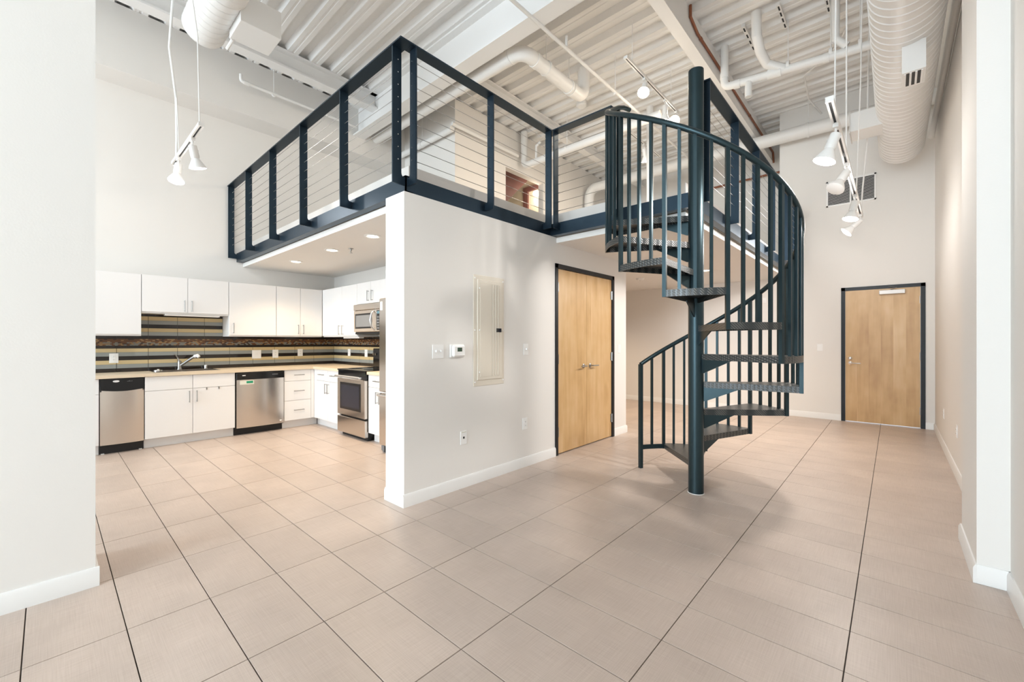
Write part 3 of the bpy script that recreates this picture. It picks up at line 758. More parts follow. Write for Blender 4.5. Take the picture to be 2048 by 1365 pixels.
for (z0, z1, c) in ROWS:
    g = 0.0024
    ys = [-0.05, 0.2755, 0.582, 0.8885, 1.195, 1.5015, 1.808, 2.1145, 2.421, 2.7275, 3.034, YS-0.011]
    if z0 > 1.37: ys = [0.787, 0.8885, 1.195, 1.5015, 1.721]
    for ya, yb in zip(ys[:-1], ys[1:]):
        b = MB(); b.box(XK+0.003, XK+0.011, ya+g, yb-g, z0+0.0008, z1-0.0008); b.build('glass_tile', GC[c], bs)
    if z0 < 1.37:
        xs = [XK+0.011, -7.0, -6.6935, -6.387, -6.0805, -5.774, -5.4675, -5.161, -4.8545, -4.49]
        for xa, xb in zip(xs[:-1], xs[1:]):
            b = MB(); b.box(xa+g, xb-g, YS-0.011, YS-0.003, z0+0.0008, z1-0.0008); b.build('glass_tile', GC[c], bs2)
def mosaic(fc, u0, u1, parent):
    b = MB()
    for q in ('mosaic_a', 'mosaic_b', 'mosaic_c', 'mosaic_d'): b.slot(q)
    rows = 6; hgt = (1.337-1.250)/rows
    for r_ in range(rows):
        u = u0 - (0.014 if r_ % 2 else 0.0); z = 1.250 + r_*hgt
        while u < u1:
            w = 0.028; a, c = max(u, u0), min(u+w, u1)
            if c - a > 0.004:
                nf = len(b.bm.faces); fc.box(b, a+0.0007, c-0.0007, 0.003, 0.0105, z+0.0007, z+hgt-0.0007)
                b.bm.faces.ensure_lookup_table(); mi = random.choice((0, 0, 0, 1, 2) if r_ > 2 else (0, 1, 2, 3, 3))
                for f in b.bm.faces[nf:]: f.material_index = mi
            u += w
    o = b.build('mosaic_band', None, parent); o['kind'] = 'stuff'
mosaic(SINKW, -0.05, YS-0.011, bs); mosaic(STOVEW, XK+0.011, -4.49, bs2)
# under-cabinet light bars
b = MB(); SINKW.box(b, 1.02, 1.62, 0.20, 0.30, 1.642, 1.664, bev=0.004)
solo('undercabinet_light', b, 'white_trim', 'white light bar fixed under the cabinet above the sink', 'light')
b = MB(); STOVEW.box(b, -6.35, -5.86, 0.22, 0.30, 1.350, 1.374, bev=0.004)
solo('undercabinet_light', b, 'white_trim', 'white light bar under the corner cabinet beside the microwave', 'light')

# sink and faucet
t = thing('kitchen_sink', 'drop-in stainless steel sink in the countertop', 'sink', (XK+0.305, 1.23, 0.915))
b = MB()
b.box(XK+0.07, XK+0.10, 0.885, 1.575, 0.9145, 0.920); b.box(XK+0.505, XK+0.535, 0.885, 1.575, 0.9145, 0.920)
b.box(XK+0.10, XK+0.505, 0.885, 0.915, 0.9145, 0.920); b.box(XK+0.10, XK+0.505, 1.545, 1.575, 0.9145, 0.920)
b.build('rim', 'stainless', t)
b = MB()
b.box(XK+0.115, XK+0.515, 0.905, 1.555, 0.735, 0.740); b.box(XK+0.115, XK+0.119, 0.905, 1.555, 0.74, 0.916); b.box(XK+0.511, XK+0.515, 0.905, 1.555, 0.74, 0.916)
b.box(XK+0.119, XK+0.511, 0.905, 0.909, 0.74, 0.916); b.box(XK+0.119, XK+0.511, 1.551, 1.555, 0.74, 0.916); b.box(XK+0.119, XK+0.511, 1.22, 1.235, 0.74, 0.90)
b.build('basin', 'stainless', t)
t = thing('faucet', 'brushed pull-out kitchen faucet with side lever behind the sink', 'faucet', (XK+0.085, 1.205, 0.920))
fx = XK+0.085
b = MB(); b.lathe([(0.028, 0), (0.028, 0.010), (0.023, 0.018), (0.023, 0.10), (0.020, 0.115), (0.008, 0.122)], (fx, 1.205, 0.920), (0, 0, 1), 18); b.build('body', 'brushed_nickel', t)
b = MB(); b.tube([(fx, 1.205, 0.965), (fx+0.05, 1.25, 1.01), (fx+0.12, 1.315, 1.075), (fx+0.15, 1.345, 1.10)], [0.015, 0.016, 0.017, 0.019], 14); sp_ = b.build('spout', 'brushed_nickel', t)
b = MB(); b.tube([(fx+0.148, 1.343, 1.098), (fx+0.175, 1.37, 1.112), (fx+0.19, 1.385, 1.09)], [0.022, 0.024, 0.020], 14); b.build('spray_head', 'plate_white', sp_)
b = MB(); b.tube([(fx, 1.205, 1.035), (fx-0.01, 1.185, 1.08), (fx+0.0, 1.16, 1.125), (fx+0.005, 1.145, 1.13)], [0.010, 0.007, 0.007, 0.006], 10); b.build('lever', 'brushed_nickel', t)
b = MB(); b.lathe([(0.019, 0), (0.019, 0.05), (0.016, 0.058), (0.005, 0.060)], (fx, 1.50, 0.9145), (0, 0, 1), 16)
solo('air_gap_cap', b, 'chrome', 'small chrome air gap cap right of the faucet', 'fitting')
b = MB(); b.lathe([(0.048, 0), (0.047, 0.012), (0.018, 0.017), (0.014, 0.024), (0.004, 0.026)], (XK+0.26, 0.955, 0.9205), (0, 0, 1), 18)
b2 = solo('sink_stopper', b, 'chrome', 'round steel stopper lying at the left edge of the sink', 'stopper')

# ------------------------------------------------------------------ appliances
# trash compactor
t = thing('trash_compactor', 'narrow stainless trash compactor with black control panel', 'trash compactor', (XK+0.3, 0.585, 0))
F_ = BD + 0.004
b = MB(); SINKW.box(b, 0.392, 0.778, 0.03, F_-0.03, 0.10, 0.872); b.build('body', 'matte_black', t)
b = MB(); SINKW.box(b, 0.394, 0.776, F_-0.10, F_-0.08, 0.0, 0.112); b.build('toe_panel', 'matte_black', t)
b = MB()
pts = [(0.395, 0.112), (0.775, 0.112), (0.775, 0.742)] + [(0.775 - 0.38*i/10, 0.742 - 0.018*math.sin(math.pi*i/10)) for i in range(1, 10)] + [(0.395, 0.742)]
nb = 20
def bow(u, u0, u1, d_): k = (u-u0)/(u1-u0)*2-1; return d_*(1-k*k)
cols = []
for i in range(nb+1):
    u = 0.395 + 0.38*i/nb; xo = XK+F_-0.006 + bow(u, 0.395, 0.775, 0.016); zt = 0.742 - 0.018*math.sin(math.pi*i/nb)
    cols.append([b.bm.verts.new(q) for q in ((XK+F_-0.03, u, 0.112), (xo, u, 0.112), (xo, u, zt), (XK+F_-0.03, u, zt))])
for c0, c1 in zip(cols[:-1], cols[1:]):
    for i in range(4): b.bm.faces.new((c0[i], c1[i], c1[(i+1) % 4], c0[(i+1) % 4]))
b.bm.faces.new(cols[0]); b.bm.faces.new(cols[-1][::-1])
b.build('front_panel', 'stainless', t)
b = MB(); SINKW.box(b, 0.395, 0.775, F_-0.028, F_-0.004, 0.722, 0.873, bev=0.003); cp = b.build('control_panel', 'gloss_black', t)
b = MB(); b.lathe([(0.5, 0), (0.5, 0.002)], (0, 0, 0), (1, 0, 0), 24)
for v in b.bm.verts: v.co = Vector((XK+F_-0.0045 + v.co.x, 0.53 + v.co.y*0.058, 0.841 + v.co.z*0.024))
b.build('badge', 'plate_white', cp)
b = MB()
for i in range(5): SINKW.box(b, 0.625+i*0.010, 0.630+i*0.010, F_-0.0045, F_-0.0035, 0.832, 0.838 + (i % 3)*0.004)
b.build('control_marks', 'grey_glass', cp)
b = MB()
for u in (0.42, 0.75): SINKW.box(b, u-0.014, u+0.014, F_-0.095, F_-0.06, 0.0, 0.008)
b.build('foot', 'plate_white', t)
# dishwasher
t = thing('dishwasher', 'stainless dishwasher with black control strip and green sticker', 'dishwasher', (XK+0.3, 2.035, 0))
b = MB(); SINKW.box(b, 1.727, 2.345, 0.03, F_-0.03, 0.09, 0.872); b.build('body', 'matte_black', t)
b = MB(); SINKW.box(b, 1.727, 2.342, F_-0.105, F_-0.085, 0.0, 0.105); b.build('toe_panel', 'matte_black', t)
b = MB(); cols = []
for i in range(nb+1):
    u = 1.737 + 0.603*i/nb; xo = XK+F_+0.004 + bow(u, 1.737, 2.340, 0.022)
    cols.append([b.bm.verts.new(q) for q in ((XK+F_-0.03, u, 0.105), (xo, u, 0.105), (xo, u, 0.772), (XK+F_-0.03, u, 0.772))])
for c0, c1 in zip(cols[:-1], cols[1:]):
    for i in range(4): b.bm.faces.new((c0[i], c1[i], c1[(i+1) % 4], c0[(i+1) % 4]))
b.bm.faces.new(cols[0]); b.bm.faces.new(cols[-1][::-1])
dd_ = b.build('door', 'stainless', t)
b = MB(); SINKW.box(b, 1.730, 2.345, F_-0.03, F_+0.026, 0.772, 0.868, bev=0.006); cp = b.build('control_panel', 'gloss_black', t)
b = MB(); SINKW.box(b, 1.80, 1.84, F_+0.0255, F_+0.0268, 0.826, 0.836); b.build('badge', 'plate_white', cp)
b = MB()
for i in range(6): SINKW.box(b, 2.18+i*0.013, 2.187+i*0.013, F_+0.0255, F_+0.0266, 0.822, 0.836)
b.build('buttons', 'grey_glass', cp)
b = MB(); SINKW.box(b, 1.775, 1.945, F_+0.004, F_+0.0240, 0.706, 0.760); stk = b.build('sticker', 'sticker_clear', dd_)
b = MB(); SINKW.box(b, 1.852, 1.932, F_+0.020, F_+0.0256, 0.722, 0.752); b.build('sticker_band', 'sticker_green', dd_)
b = MB(); b.lathe([(0.5, 0), (0.5, 0.002)], (0, 0, 0), (1, 0, 0), 20)
for v in b.bm.verts: v.co = Vector((XK+F_+0.0095 + v.co.x, 2.285 + v.co.y*0.06, 0.146 + v.co.z*0.018))
b.build('badge', 'plate_white', dd_)
# range
t = thing('range', 'stainless electric range with black glass cooktop and oven window', 'stove', (-5.43, 3.05, 0))
RX0, RX1, RY = -5.815, -5.05, 2.735
b = MB(); b.box(RX0+0.004, RX1-0.004, RY+0.06, YS-0.02, 0.06, 0.905); b.box(RX0+0.03, RX1-0.03, RY+0.07, YS-0.03, 0, 0.06); b.build('body', 'matte_black', t)
b = MB(); b.box(RX0, RX1, RY+0.005, YS-0.09, 0.905, 0.922, bev=0.004); b.build('cooktop', 'gloss_black', t)
b = MB(); b.box(RX0+0.002, RX1-0.002, RY+0.02, RY+0.06, 0.800, 0.905); b.build('front_strip', 'gloss_black', t)
b = MB(); b.box(RX0+0.003, RX1-0.003, RY+0.005, RY+0.06, 0.292, 0.798, bev=0.006); od = b.build('oven_door', 'stainless', t)
b = MB(); b.box(RX0+0.09, RX1-0.10, RY+0.001, RY+0.008, 0.375, 0.745, bev=0.003); b.build('window_frame', 'gloss_black', od)
b = MB(); b.box(RX0+0.125, RX1-0.135, RY-0.0005, RY+0.004, 0.41, 0.71); b.build('window', 'oven_glass', od)
b = MB(); b.box(RX0+0.01, RX1-0.05, RY-0.045, RY-0.020, 0.808, 0.842, bev=0.010)
for x in (RX0+0.035, RX1-0.075): b.box(x-0.012, x+0.012, RY-0.03, RY+0.04, 0.812, 0.838)
b.build('handle', 'chrome', od)
b = MB(); b.box(RX0+0.003, RX1-0.003, RY+0.005, RY+0.06, 0.05, 0.272, bev=0.006); b.build('storage_drawer', 'stainless', t)
b = MB(); b.box(RX0, RX1, YS-0.10, YS-0.016, 0.905, 1.20, bev=0.01); bgd = b.build('back_guard', 'gloss_black', t)
b = MB(); b.box(RX0+0.02, RX1-0.02, YS-0.106, YS-0.098, 1.05, 1.185, bev=0.004); b.build('control_panel', 'matte_black', bgd)
b = MB()
for x in (-5.76, -5.70, -5.16, -5.10): b.lathe([(0.021, 0), (0.019, 0.022), (0.004, 0.024)], (x, YS-0.106, 1.115), (0, -1, 0), 14)
b.build('knob', 'brushed_nickel', bgd)
b = MB(); b.box(-5.55, -5.32, YS-0.108, YS-0.105, 1.09, 1.145); b.build('clock_display', 'lcd_blue', bgd)
b = MB()
for (x, y_, r_) in ((-5.63, 2.92, 0.10), (-5.24, 2.92, 0.085), (-5.63, 3.16, 0.075), (-5.24, 3.16, 0.10)):
    b.lathe([(r_, 0), (r_, 0.0006), (r_-0.003, 0.0006), (r_-0.003, 0.0)], (x, y_, 0.922), (0, 0, 1), 28)
b.build('burner_ring', 'grey_glass', t)
# microwave
t = thing('microwave', 'stainless over-the-range microwave with curved bar handle', 'microwave', (-5.43, 3.2, 1.43))
MY = 2.985
b = MB(); b.box(RX0, RX1+0.005, MY+0.03, YS-0.002, 1.43, 1.832); b.build('body', 'matte_black', t)
b = MB(); b.box(RX0, RX1+0.005, MY-0.004, MY+0.03, 1.748, 1.832, bev=0.004); vg = b.build('top_vent', 'stainless', t)
b = MB(); b.box(RX0, -5.20, MY, MY+0.03, 1.44, 1.745, bev=0.005); md = b.build('door', 'stainless', t)
b = MB(); b.box(RX0+0.04, -5.30, MY-0.002, MY+0.004, 1.485, 1.70, bev=0.003); b.build('window_frame', 'matte_black', md)
b = MB(); b.box(RX0+0.07, -5.335, MY-0.0035, MY, 1.51, 1.675); b.build('window', 'grey_glass', md)
b = MB(); b.tube([(-5.245, MY+0.004, 1.46), (-5.25, MY-0.035, 1.50), (-5.255, MY-0.052, 1.595), (-5.25, MY-0.035, 1.69), (-5.245, MY+0.004, 1.73)], [0.010, 0.012, 0.013, 0.012, 0.010], 12); b.build('handle', 'chrome', md)
b = MB(); b.box(-5.198, RX1+0.005, MY, MY+0.03, 1.44, 1.745, bev=0.004); kp = b.build('control_panel', 'stainless', t)
b = MB(); b.box(-5.175, RX1-0.015, MY-0.003, MY+0.004, 1.46, 1.725); b.build('keypad', 'gloss_black', kp)
b = MB(); b.box(-5.165, RX1-0.025, MY-0.0042, MY-0.002, 1.68, 1.715); b.build('clock_display', 'lcd_blue', kp)
b = MB()
for r_ in range(5):
    for c in range(3): b.box(-5.163+c*0.03, -5.143+c*0.03, MY-0.0042, MY-0.002, 1.475+r_*0.037, 1.497+r_*0.037)
b.build('buttons', 'grey_glass', kp)
b = MB(); b.box(RX0+0.01, RX1-0.01, MY+0.02, YS-0.01, 1.405, 1.43); b.build('underside_vent', 'matte_black', t)
# refrigerator
t = thing('refrigerator', 'stainless bottom-freezer refrigerator beside the partition', 'refrigerator', (-4.02, 3.0, 0))
FX0, FX1 = -4.485, -3.575
b = MB(); b.box(FX0+0.004, FX1-0.004, 2.70, YS-0.025, 0.05, 1.79); b.build('body', 'grey_glass', t)
for (xa, xb) in ((FX0, (FX0+FX1)/2-0.002), ((FX0+FX1)/2+0.002, FX1)):
    b = MB(); b.box(xa, xb, 2.615, 2.695, 0.715, 1.81, bev=0.010); fd = b.build('door', 'stainless', t)
    b = MB(); xh = xb-0.035 if xa == FX0 else xa+0.035
    b.tube([(xh, 2.62, 0.80), (xh, 2.565, 0.84), (xh, 2.565, 1.62), (xh, 2.62, 1.66)], 0.012, 10); b.build('handle', 'chrome', fd)
    if xa == FX0:
        b = MB(); b.box(FX0+0.03, FX0+0.075, 2.6135, 2.6155, 1.67, 1.77); b.build('sticker', 'plate_white', fd)
b = MB(); b.box(FX0, FX1, 2.615, 2.695, 0.09, 0.70, bev=0.010); fz = b.build('freezer_drawer', 'stainless', t)
b = MB(); b.tube([(FX0+0.03, 2.62, 0.69), (FX0+0.05, 2.565, 0.685), (FX1-0.05, 2.565, 0.685), (FX1-0.03, 2.62, 0.69)], 0.014, 10); b.build('handle', 'chrome', fz)
b = MB(); b.box(FX0+0.02, FX1-0.02, 2.70, YS-0.05, 0.012, 0.06); b.build('base_grille', 'matte_black', t)
for x in (FX0+0.045, FX1-0.045):
    b = MB(); b.box(x-0.03, x+0.03, 2.635, 2.70, 0.022, 0.085, bev=0.006); b.cyl((x-0.018, 2.665, 0.022), (x+0.018, 2.665, 0.022), 0.022, 14); b.build('roller_foot', 'grey_glass', t)

# ------------------------------------------------------------------ ceiling fittings under the loft
for k, (x, y_, lab) in enumerate(((-4.115, 2.325, 'recessed ceiling light nearest the partition in the kitchen'), (-5.117, 2.345, 'middle recessed ceiling light of three in the kitchen'), (-6.233, 2.345, 'recessed ceiling light nearest the cabinets in the kitchen'))):
    t = thing('recessed_light', lab, 'light', (x, y_, ZC), 'recessed kitchen lights')
    b = MB(); b.lathe([(0.088, 0), (0.088, -0.006), (0.068, -0.008), (0.062, -0.002), (0.062, 0.0)], (x, y_, ZC), (0, 0, 1), 26); b.build('trim_ring', 'white_trim', t)
    b = MB(); b.lathe([(0.058, -0.003), (0.05, -0.006), (0.01, -0.007)], (x, y_, ZC), (0, 0, 1), 22); b.build('lamp', 'can_glow', t)
    s_ = spot('recessed_light_beam', (x, y_, ZC-0.03), (x, y_, 0), 50, CAN, 125, 0.8, 0.05)
    s_.parent = t; s_.location = Vector((0, 0, -0.03))
def sprinkler(label, x, y_, z, up=False):
    t = thing('sprinkler_head', label, 'sprinkler', (x, y_, z))
    b = MB(); b.lathe([(0.03, 0), (0.028, -0.006), (0.012, -0.010), (0.010, -0.03), (0.004, -0.032)], (x, y_, z), (0, 0, 1), 16); b.build('escutcheon', 'brushed_nickel', t)
    b = MB(); b.lathe([(0.004, -0.03), (0.004, -0.052), (0.018, -0.053), (0.018, -0.056), (0.003, -0.058)], (x, y_, z), (0, 0, 1), 14); b.build('deflector', 'brushed_nickel', t)
sprinkler('small steel sprinkler head in the kitchen ceiling', -4.86, 2.46, ZC)
t = thing('smoke_detector', 'round white detector on the hall ceiling under the loft', 'detector', (-3.35, 7.1, ZC))
b = MB(); b.lathe([(0.07, 0), (0.07, -0.012), (0.055, -0.032), (0.02, -0.036)], (-3.35, 7.1, ZC), (0, 0, 1), 24); b.build('housing', 'plate_white', t)
b = MB(); b.lathe([(0.018, -0.034), (0.014, -0.042), (0.004, -0.043)], (-3.35, 7.1, ZC), (0, 0, 1), 14); b.build('sensor', 'caulk', t)
# recessed lights added to brighten the hall under the loft and the far wall
for (x, y_, lab) in ((-2.2, 7.0, 'added recessed fill light in the hall under the loft behind the stair'), (-4.6, 7.2, 'added recessed fill light deep in the hall behind the closet')):
    t = thing('recessed_light', lab, 'light', (x, y_, ZC), 'added hall fill lights')
    b = MB(); b.lathe([(0.088, 0), (0.088, -0.006), (0.068, -0.008), (0.062, -0.002), (0.062, 0.0)], (x, y_, ZC), (0, 0, 1), 26); b.build('trim_ring', 'white_trim', t)
    b = MB(); b.lathe([(0.058, -0.003), (0.05, -0.006), (0.01, -0.007)], (x, y_, ZC), (0, 0, 1), 22); b.build('lamp', 'can_glow', t)
    s_ = spot('recessed_light_beam', (x, y_, ZC-0.03), (x, y_, 0), 66, CAN, 130, 0.8, 0.05); s_.parent = t; s_.location = Vector((0, 0, -0.03))

# ------------------------------------------------------------------ track lights
def track_light(label, a, b_, heads, hangers, watts, color, group='track lights', beam=1.0, bias=(0, 0, -0.6)):
    """a,b_: track ends; heads: (fraction, aim vector, lit); hangers: list of polylines"""
    a, b_ = Vector(a), Vector(b_); t = thing('track_light', label, 'track light', (a+b_)/2, group)
    d_ = (b_-a).normalized(); side = d_.cross(Vector((0, 0, 1))).normalized(); w = 0.022
    def P(s_, o_, z): return a + d_*s_ + side*o_ + Vector((0, 0, z))
    Lh = (b_-a).length
    def bar(mb, s0, s1, o0, o1, z0, z1):
        c = [P(s0, o0, z0), P(s1, o0, z0), P(s1, o1, z0), P(s0, o1, z0), P(s0, o0, z1), P(s1, o0, z1), P(s1, o1, z1), P(s0, o1, z1)]
        vv = [mb.bm.verts.new(q) for q in c]
        for q in ((0, 3, 2, 1), (4, 5, 6, 7), (0, 1, 5, 4), (1, 2, 6, 5), (2, 3, 7, 6), (3, 0, 4, 7)): mb.bm.faces.new([vv[i] for i in q])
    mb = MB(); bar(mb, 0, Lh, -w, w, 0.006, 0.022); bar(mb, 0, Lh, -w, -0.008, -0.012, 0.006); bar(mb, 0, Lh, 0.008, w, -0.012, 0.006)
    bar(mb, -0.012, 0.0, -w-0.002, w+0.002, -0.014, 0.024); bar(mb, Lh, Lh+0.012, -w-0.002, w+0.002, -0.014, 0.024)
    tr_ = mb.build('track', 'pipe_white', t)
    mb = MB(); bar(mb, 0.001, Lh-0.001, -0.0085, 0.0085, -0.002, 0.0065); mb.build('contact_slot', 'matte_black', tr_)
    for fr, aim, lit in heads:
        c = a + d_*(Lh*fr); aim = Vector(aim).normalized()
        mb = MB(); s0 = Lh*fr
        bar(mb, s0-0.035, s0+0.035, -0.017, 0.017, -0.040, -0.006)
        mb.cyl(c + Vector((0, 0, -0.04)), c + Vector((0, 0, -0.085)), 0.008, 10)
        jc = c + Vector((0, 0, -0.085))
        mb.lathe([(0.012, -0.02), (0.036, -0.012), (0.038, 0.095), (0.034, 0.105)], jc + aim*0.01, aim, 18)
        px_ = aim.cross(side).normalized() if abs(aim.dot(side)) < 0.9 else side
        mb.cyl(jc + aim*0.03 - side*0.045, jc + aim*0.03 + side*0.045, 0.007, 8)
        hd = mb.build('lamp_head', 'pipe_white', t)
        mb = MB(); mb.lathe([(0.030, 0.10), (0.038, 0.12), (0.072, 0.185), (0.075, 0.200)], jc + aim*0.01, aim, 22); mb.build('bulb', 'plate_white', hd)
        mb = MB(); mb.lathe([(0.072, 0.2005), (0.058, 0.207), (0.015, 0.210)], jc + aim*0.01, aim, 22); mb.build('lens', 'lamp_glow' if lit else 'plate_white', hd)
        if lit:
            lp = jc + aim*0.24
            s_ = bulb('lamp_light', lp, watts, color, 0.07)
            s_.parent = t; s_.location = lp - t.location
            s_ = spot('lamp_beam', lp, lp + aim + Vector(bias), watts*beam, color, 150, 0.9, 0.12); s_.parent = t; s_.location = lp - t.location
    for pl_, r_ in hangers:
        mb = MB(); mb.tube(pl_, r_, 8); mb.build('hanger', 'pipe_white', t)
    return t
TLY = 0.97; z_ = 3.35
track_light('hanging white track light with two lamps over the kitchen', (-6.12, TLY, z_), (-4.84, TLY, z_),
            [(0.20, (0.25, -0.15, -1), True), (0.72, (-0.15, 0.25, -1), True)],
            [([(-5.98, TLY, z_+0.02), (-5.96, TLY, 3.6), (-6.0, TLY, 4.05), (-6.0, TLY-0.06, 4.6), (-5.82, TLY-0.06, 5.0), (-5.75, TLY-0.05, ZD)], 0.013),
             ([(-5.95, TLY+0.02, z_+0.02), (-5.935, TLY+0.01, 3.6), (-5.975, TLY+0.0, 4.05)], 0.005),
             ([(-4.90, TLY, z_+0.02), (-4.88, TLY-0.02, 4.2), (-4.92, TLY-0.07, 4.7), (-4.98, TLY-0.09, ZD)], 0.006)], 9, SOFT, beam=2.0)
TX, z_ = -0.325, 2.97
track_light('long hanging white track light with four lamps near the entry', (TX, 3.62, z_), (TX, 7.45, z_+0.04),
            [(0.11, (-0.35, -0.15, -1), True), (0.37, (-0.35, -0.45, -0.75), False), (0.68, (-0.2, -0.2, -1), True), (0.955, (-0.75, -0.2, -0.75), True)],
            [([(TX, 3.95, z_+0.02), (TX+0.01, 4.05, ZD)], 0.005), ([(TX, 5.0, z_+0.02), (TX+0.03, 4.6, ZD)], 0.006),
             ([(TX, 6.4, z_+0.02), (TX+0.06, 6.0, 4.2), (TX+0.1, 5.5, ZD)], 0.006), ([(TX, 7.36, z_+0.04), (TX+0.02, 7.33, 3.35), (TX+0.07, 7.24, 3.9), (TX+0.09, 7.18, ZD)], 0.009)], 17, SOFT, beam=4.6, bias=(-1.0, 0, -0.45))
track_light('white ceiling track light with three glowing lamps above the loft by the pole', (-2.44, 4.78, 4.80), (-2.44, 6.46, 4.80),
            [(0.32, (0.15, -0.55, -0.8), True), (0.72, (-0.1, 0.1, -1), True), (0.97, (0.15, -0.75, -0.6), True)],
            [([(-2.44, 4.95, 4.82), (-2.44, 4.95, ZD)], 0.005), ([(-2.44, 6.2, 4.82), (-2.44, 6.2, ZD)], 0.005)], 4.5, WARM, beam=14.0, bias=(-1.0, 0, -0.35))
track_light('white track light deeper in the loft left of the stair head', (-3.25, 6.4, 4.78), (-3.25, 7.7, 4.78),
            [(0.5, (0.0, 0.3, -1), True)], [([(-3.25, 6.5, 4.80), (-3.25, 6.5, ZD)], 0.005), ([(-3.25, 7.4, 4.80), (-3.25, 7.4, ZD)], 0.005)], 4.5, WARM, beam=14.0, bias=(-1.0, 0, -0.35))

# ------------------------------------------------------------------ ducts
def spiral_duct(t, axis, c1, z, r, a0, a1, pitch):
    b = MB(); n_ = 40
    cnt = int((a1-a0)/pitch)
    prof = []
    for i in range(cnt+1):
        h_ = a0 + i*pitch
        prof += [(r, h_), (r+0.006, h_+0.006), (r+0.006, h_+0.012), (r, h_+0.018)]
    prof = [(0.01, a0)] + prof + [(r, a1), (0.01, a1+0.001)]
    base = (0, c1, z) if axis == 'x' else (c1, 0, z)
    b.lathe(prof, base, (1, 0, 0) if axis == 'x' else (0, 1, 0), n_)
    return b.build('duct_pipe', 'duct_white', t)
t = thing('spiral_duct', 'large white spiral duct running along the right wall to the entry', 'duct', (0.085, 3.0, 4.09))
spiral_duct(t, 'y', 0.085, 4.09, 0.24, YN+0.02, 8.15, 0.105)
b = MB()
b.box(0.055, 0.205, 4.96, 5.25, 3.62, 3.87); b.build('register_box', 'duct_white', t)
b = MB()
b.box(0.07, 0.19, 4.985, 5.225, 3.6185, 3.6205); b.build('register_opening', 'matte_black', t)
for i in range(4):
    b = MB(); b.box(0.068+i*0.036, 0.082+i*0.036, 4.98, 5.23, 3.612, 3.620); b.build('louver', 'duct_white', t)
b = MB(); b.box(-0.40, -0.08, 6.75, 7.1, 3.93, 4.16); b.build('register_box', 'duct_white', t)
b = MB(); b.box(-0.408, -0.40, 6.73, 7.12, 3.91, 4.18); b.build('register_face', 'kick_metal', t)
t = thing('spiral_duct', 'white spiral duct ending above the kitchen with a side outlet box', 'duct', (-4.0, 1.187, 4.858))
spiral_duct(t, 'x', 1.187, 4.858, 0.20, -5.8, XR, 0.105)
b = MB(); b.box(-5.38, -4.98, 1.33, 1.72, 4.62, 4.92, bev=0.004); b.build('outlet_box', 'duct_white', t)
b = MB(); b.cyl((-5.58, 1.36, 4.62), (-5.36, 1.36, 4.62), 0.018, 8); b.build('damper_rod', 'duct_white', t)
# wall grille
t = thing('return_grille', 'dark louvered return grille in a white frame above the entry', 'vent', (-0.51, YB, 3.755))
b = MB()
GX0, GX1, GZ0, GZ1 = -0.83, -0.20, 3.545, 3.965
ENTRYW.box(b, GX0, GX1, 0, 0.014, GZ0, GZ0+0.022); ENTRYW.box(b, GX0, GX1, 0, 0.014, GZ1-0.022, GZ1); ENTRYW.box(b, GX0, GX0+0.022, 0, 0.014, GZ0, GZ1); ENTRYW.box(b, GX1-0.022, GX1, 0, 0.014, GZ0, GZ1)
b.build('frame', 'plate_white', t)
b = MB(); ENTRYW.box(b, GX0+0.02, GX1-0.02, 0, 0.002, GZ0+0.02, GZ1-0.02); b.build('backing', 'matte_black', t)
nl = 19
for i in range(nl):
    z = GZ0 + 0.032 + i*(GZ1-GZ0-0.06)/(nl-1)
    b = MB(); b.poly_prism([(0.002, z+0.0025), (0.011, z-0.0025), (0.011, z+0.0005), (0.002, z+0.0055)], GX0+0.02, GX1-0.02, lambda p_, q_, h_: (h_, YB-p_, q_)); b.build('louver', 'plate_white', t)
b = MB(); ENTRYW.box(b, -0.525, -0.505, 0.001, 0.013, GZ0+0.02, GZ1-0.02); b.build('center_bar', 'plate_white', t)

# ------------------------------------------------------------------ pipes
def pipe(label, path, r, rad=0.0, n_=14, couplings=(), material='pipe_white', hangers=(), name='pipe', cat='pipe', extra=()):
    t = thing(name, label, cat, path[0])
    b = MB(); pts = bent(path, rad) if rad else path
    b.tube(pts, r, n_); b.build('run', material, t)
    for (p_, q_, rr) in couplings:
        b = MB(); b.cyl(p_, q_, rr, n_); b.build('coupling', material, t)
    for (x, y_, z0, z1) in hangers:
        b = MB(); b.cyl((x, y_, z0), (x, y_, z1), 0.006, 8); hr = b.build('hanger_rod', material, t)
        b = MB(); b.lathe([(r+0.004, -0.016), (r+0.009, -0.016), (r+0.009, 0.016), (r+0.004, 0.016)], (x, y_, z0-r-0.006), hangers_axis.get(label, (1, 0, 0)), 18); b.build('clevis', material, hr)
    for path2, r2 in extra:
        b = MB(); b.tube(path2, r2, n_); b.build('branch', material, t)
    return t
hangers_axis = {}
lab = 'thick white drain pipe crossing behind the big roof girder above the loft'
hangers_axis[lab] = (0, 1, 0)
pipe(lab, [(XK, 3.96, 4.95), (-3.42, 3.96, 4.935), (-3.42, 5.36, 4.92), (-3.42, 5.36, ZD)], 0.088, 0.2,
     couplings=[((-3.42, 4.19, 4.932), (-3.42, 4.27, 4.932), 0.095), ((-3.66, 3.96, 4.936), (-3.60, 3.96, 4.936), 0.095), ((-3.42, 5.02, 4.923), (-3.42, 5.08, 4.923), 0.095)],
     hangers=[(-3.42, 4.45, 5.03, ZD), (-3.42, 4.98, 5.02, ZD)])
pipe('thin white sprinkler main running along the loft ceiling over the cable railing', [(-2.92, 3.05, 4.84), (-2.92, 8.36, 4.84)], 0.021, 0,
     hangers=[(-2.92, 5.4, 4.86, ZD), (-2.92, 7.2, 4.86, ZD)], extra=[([(-2.92, 4.2, 4.84), (-2.92, 4.2, 4.99)], 0.016)])
lab = 'white PVC drain pipe with fittings hanging over the stair bay'
hangers_axis[lab] = (1, 0, 0)
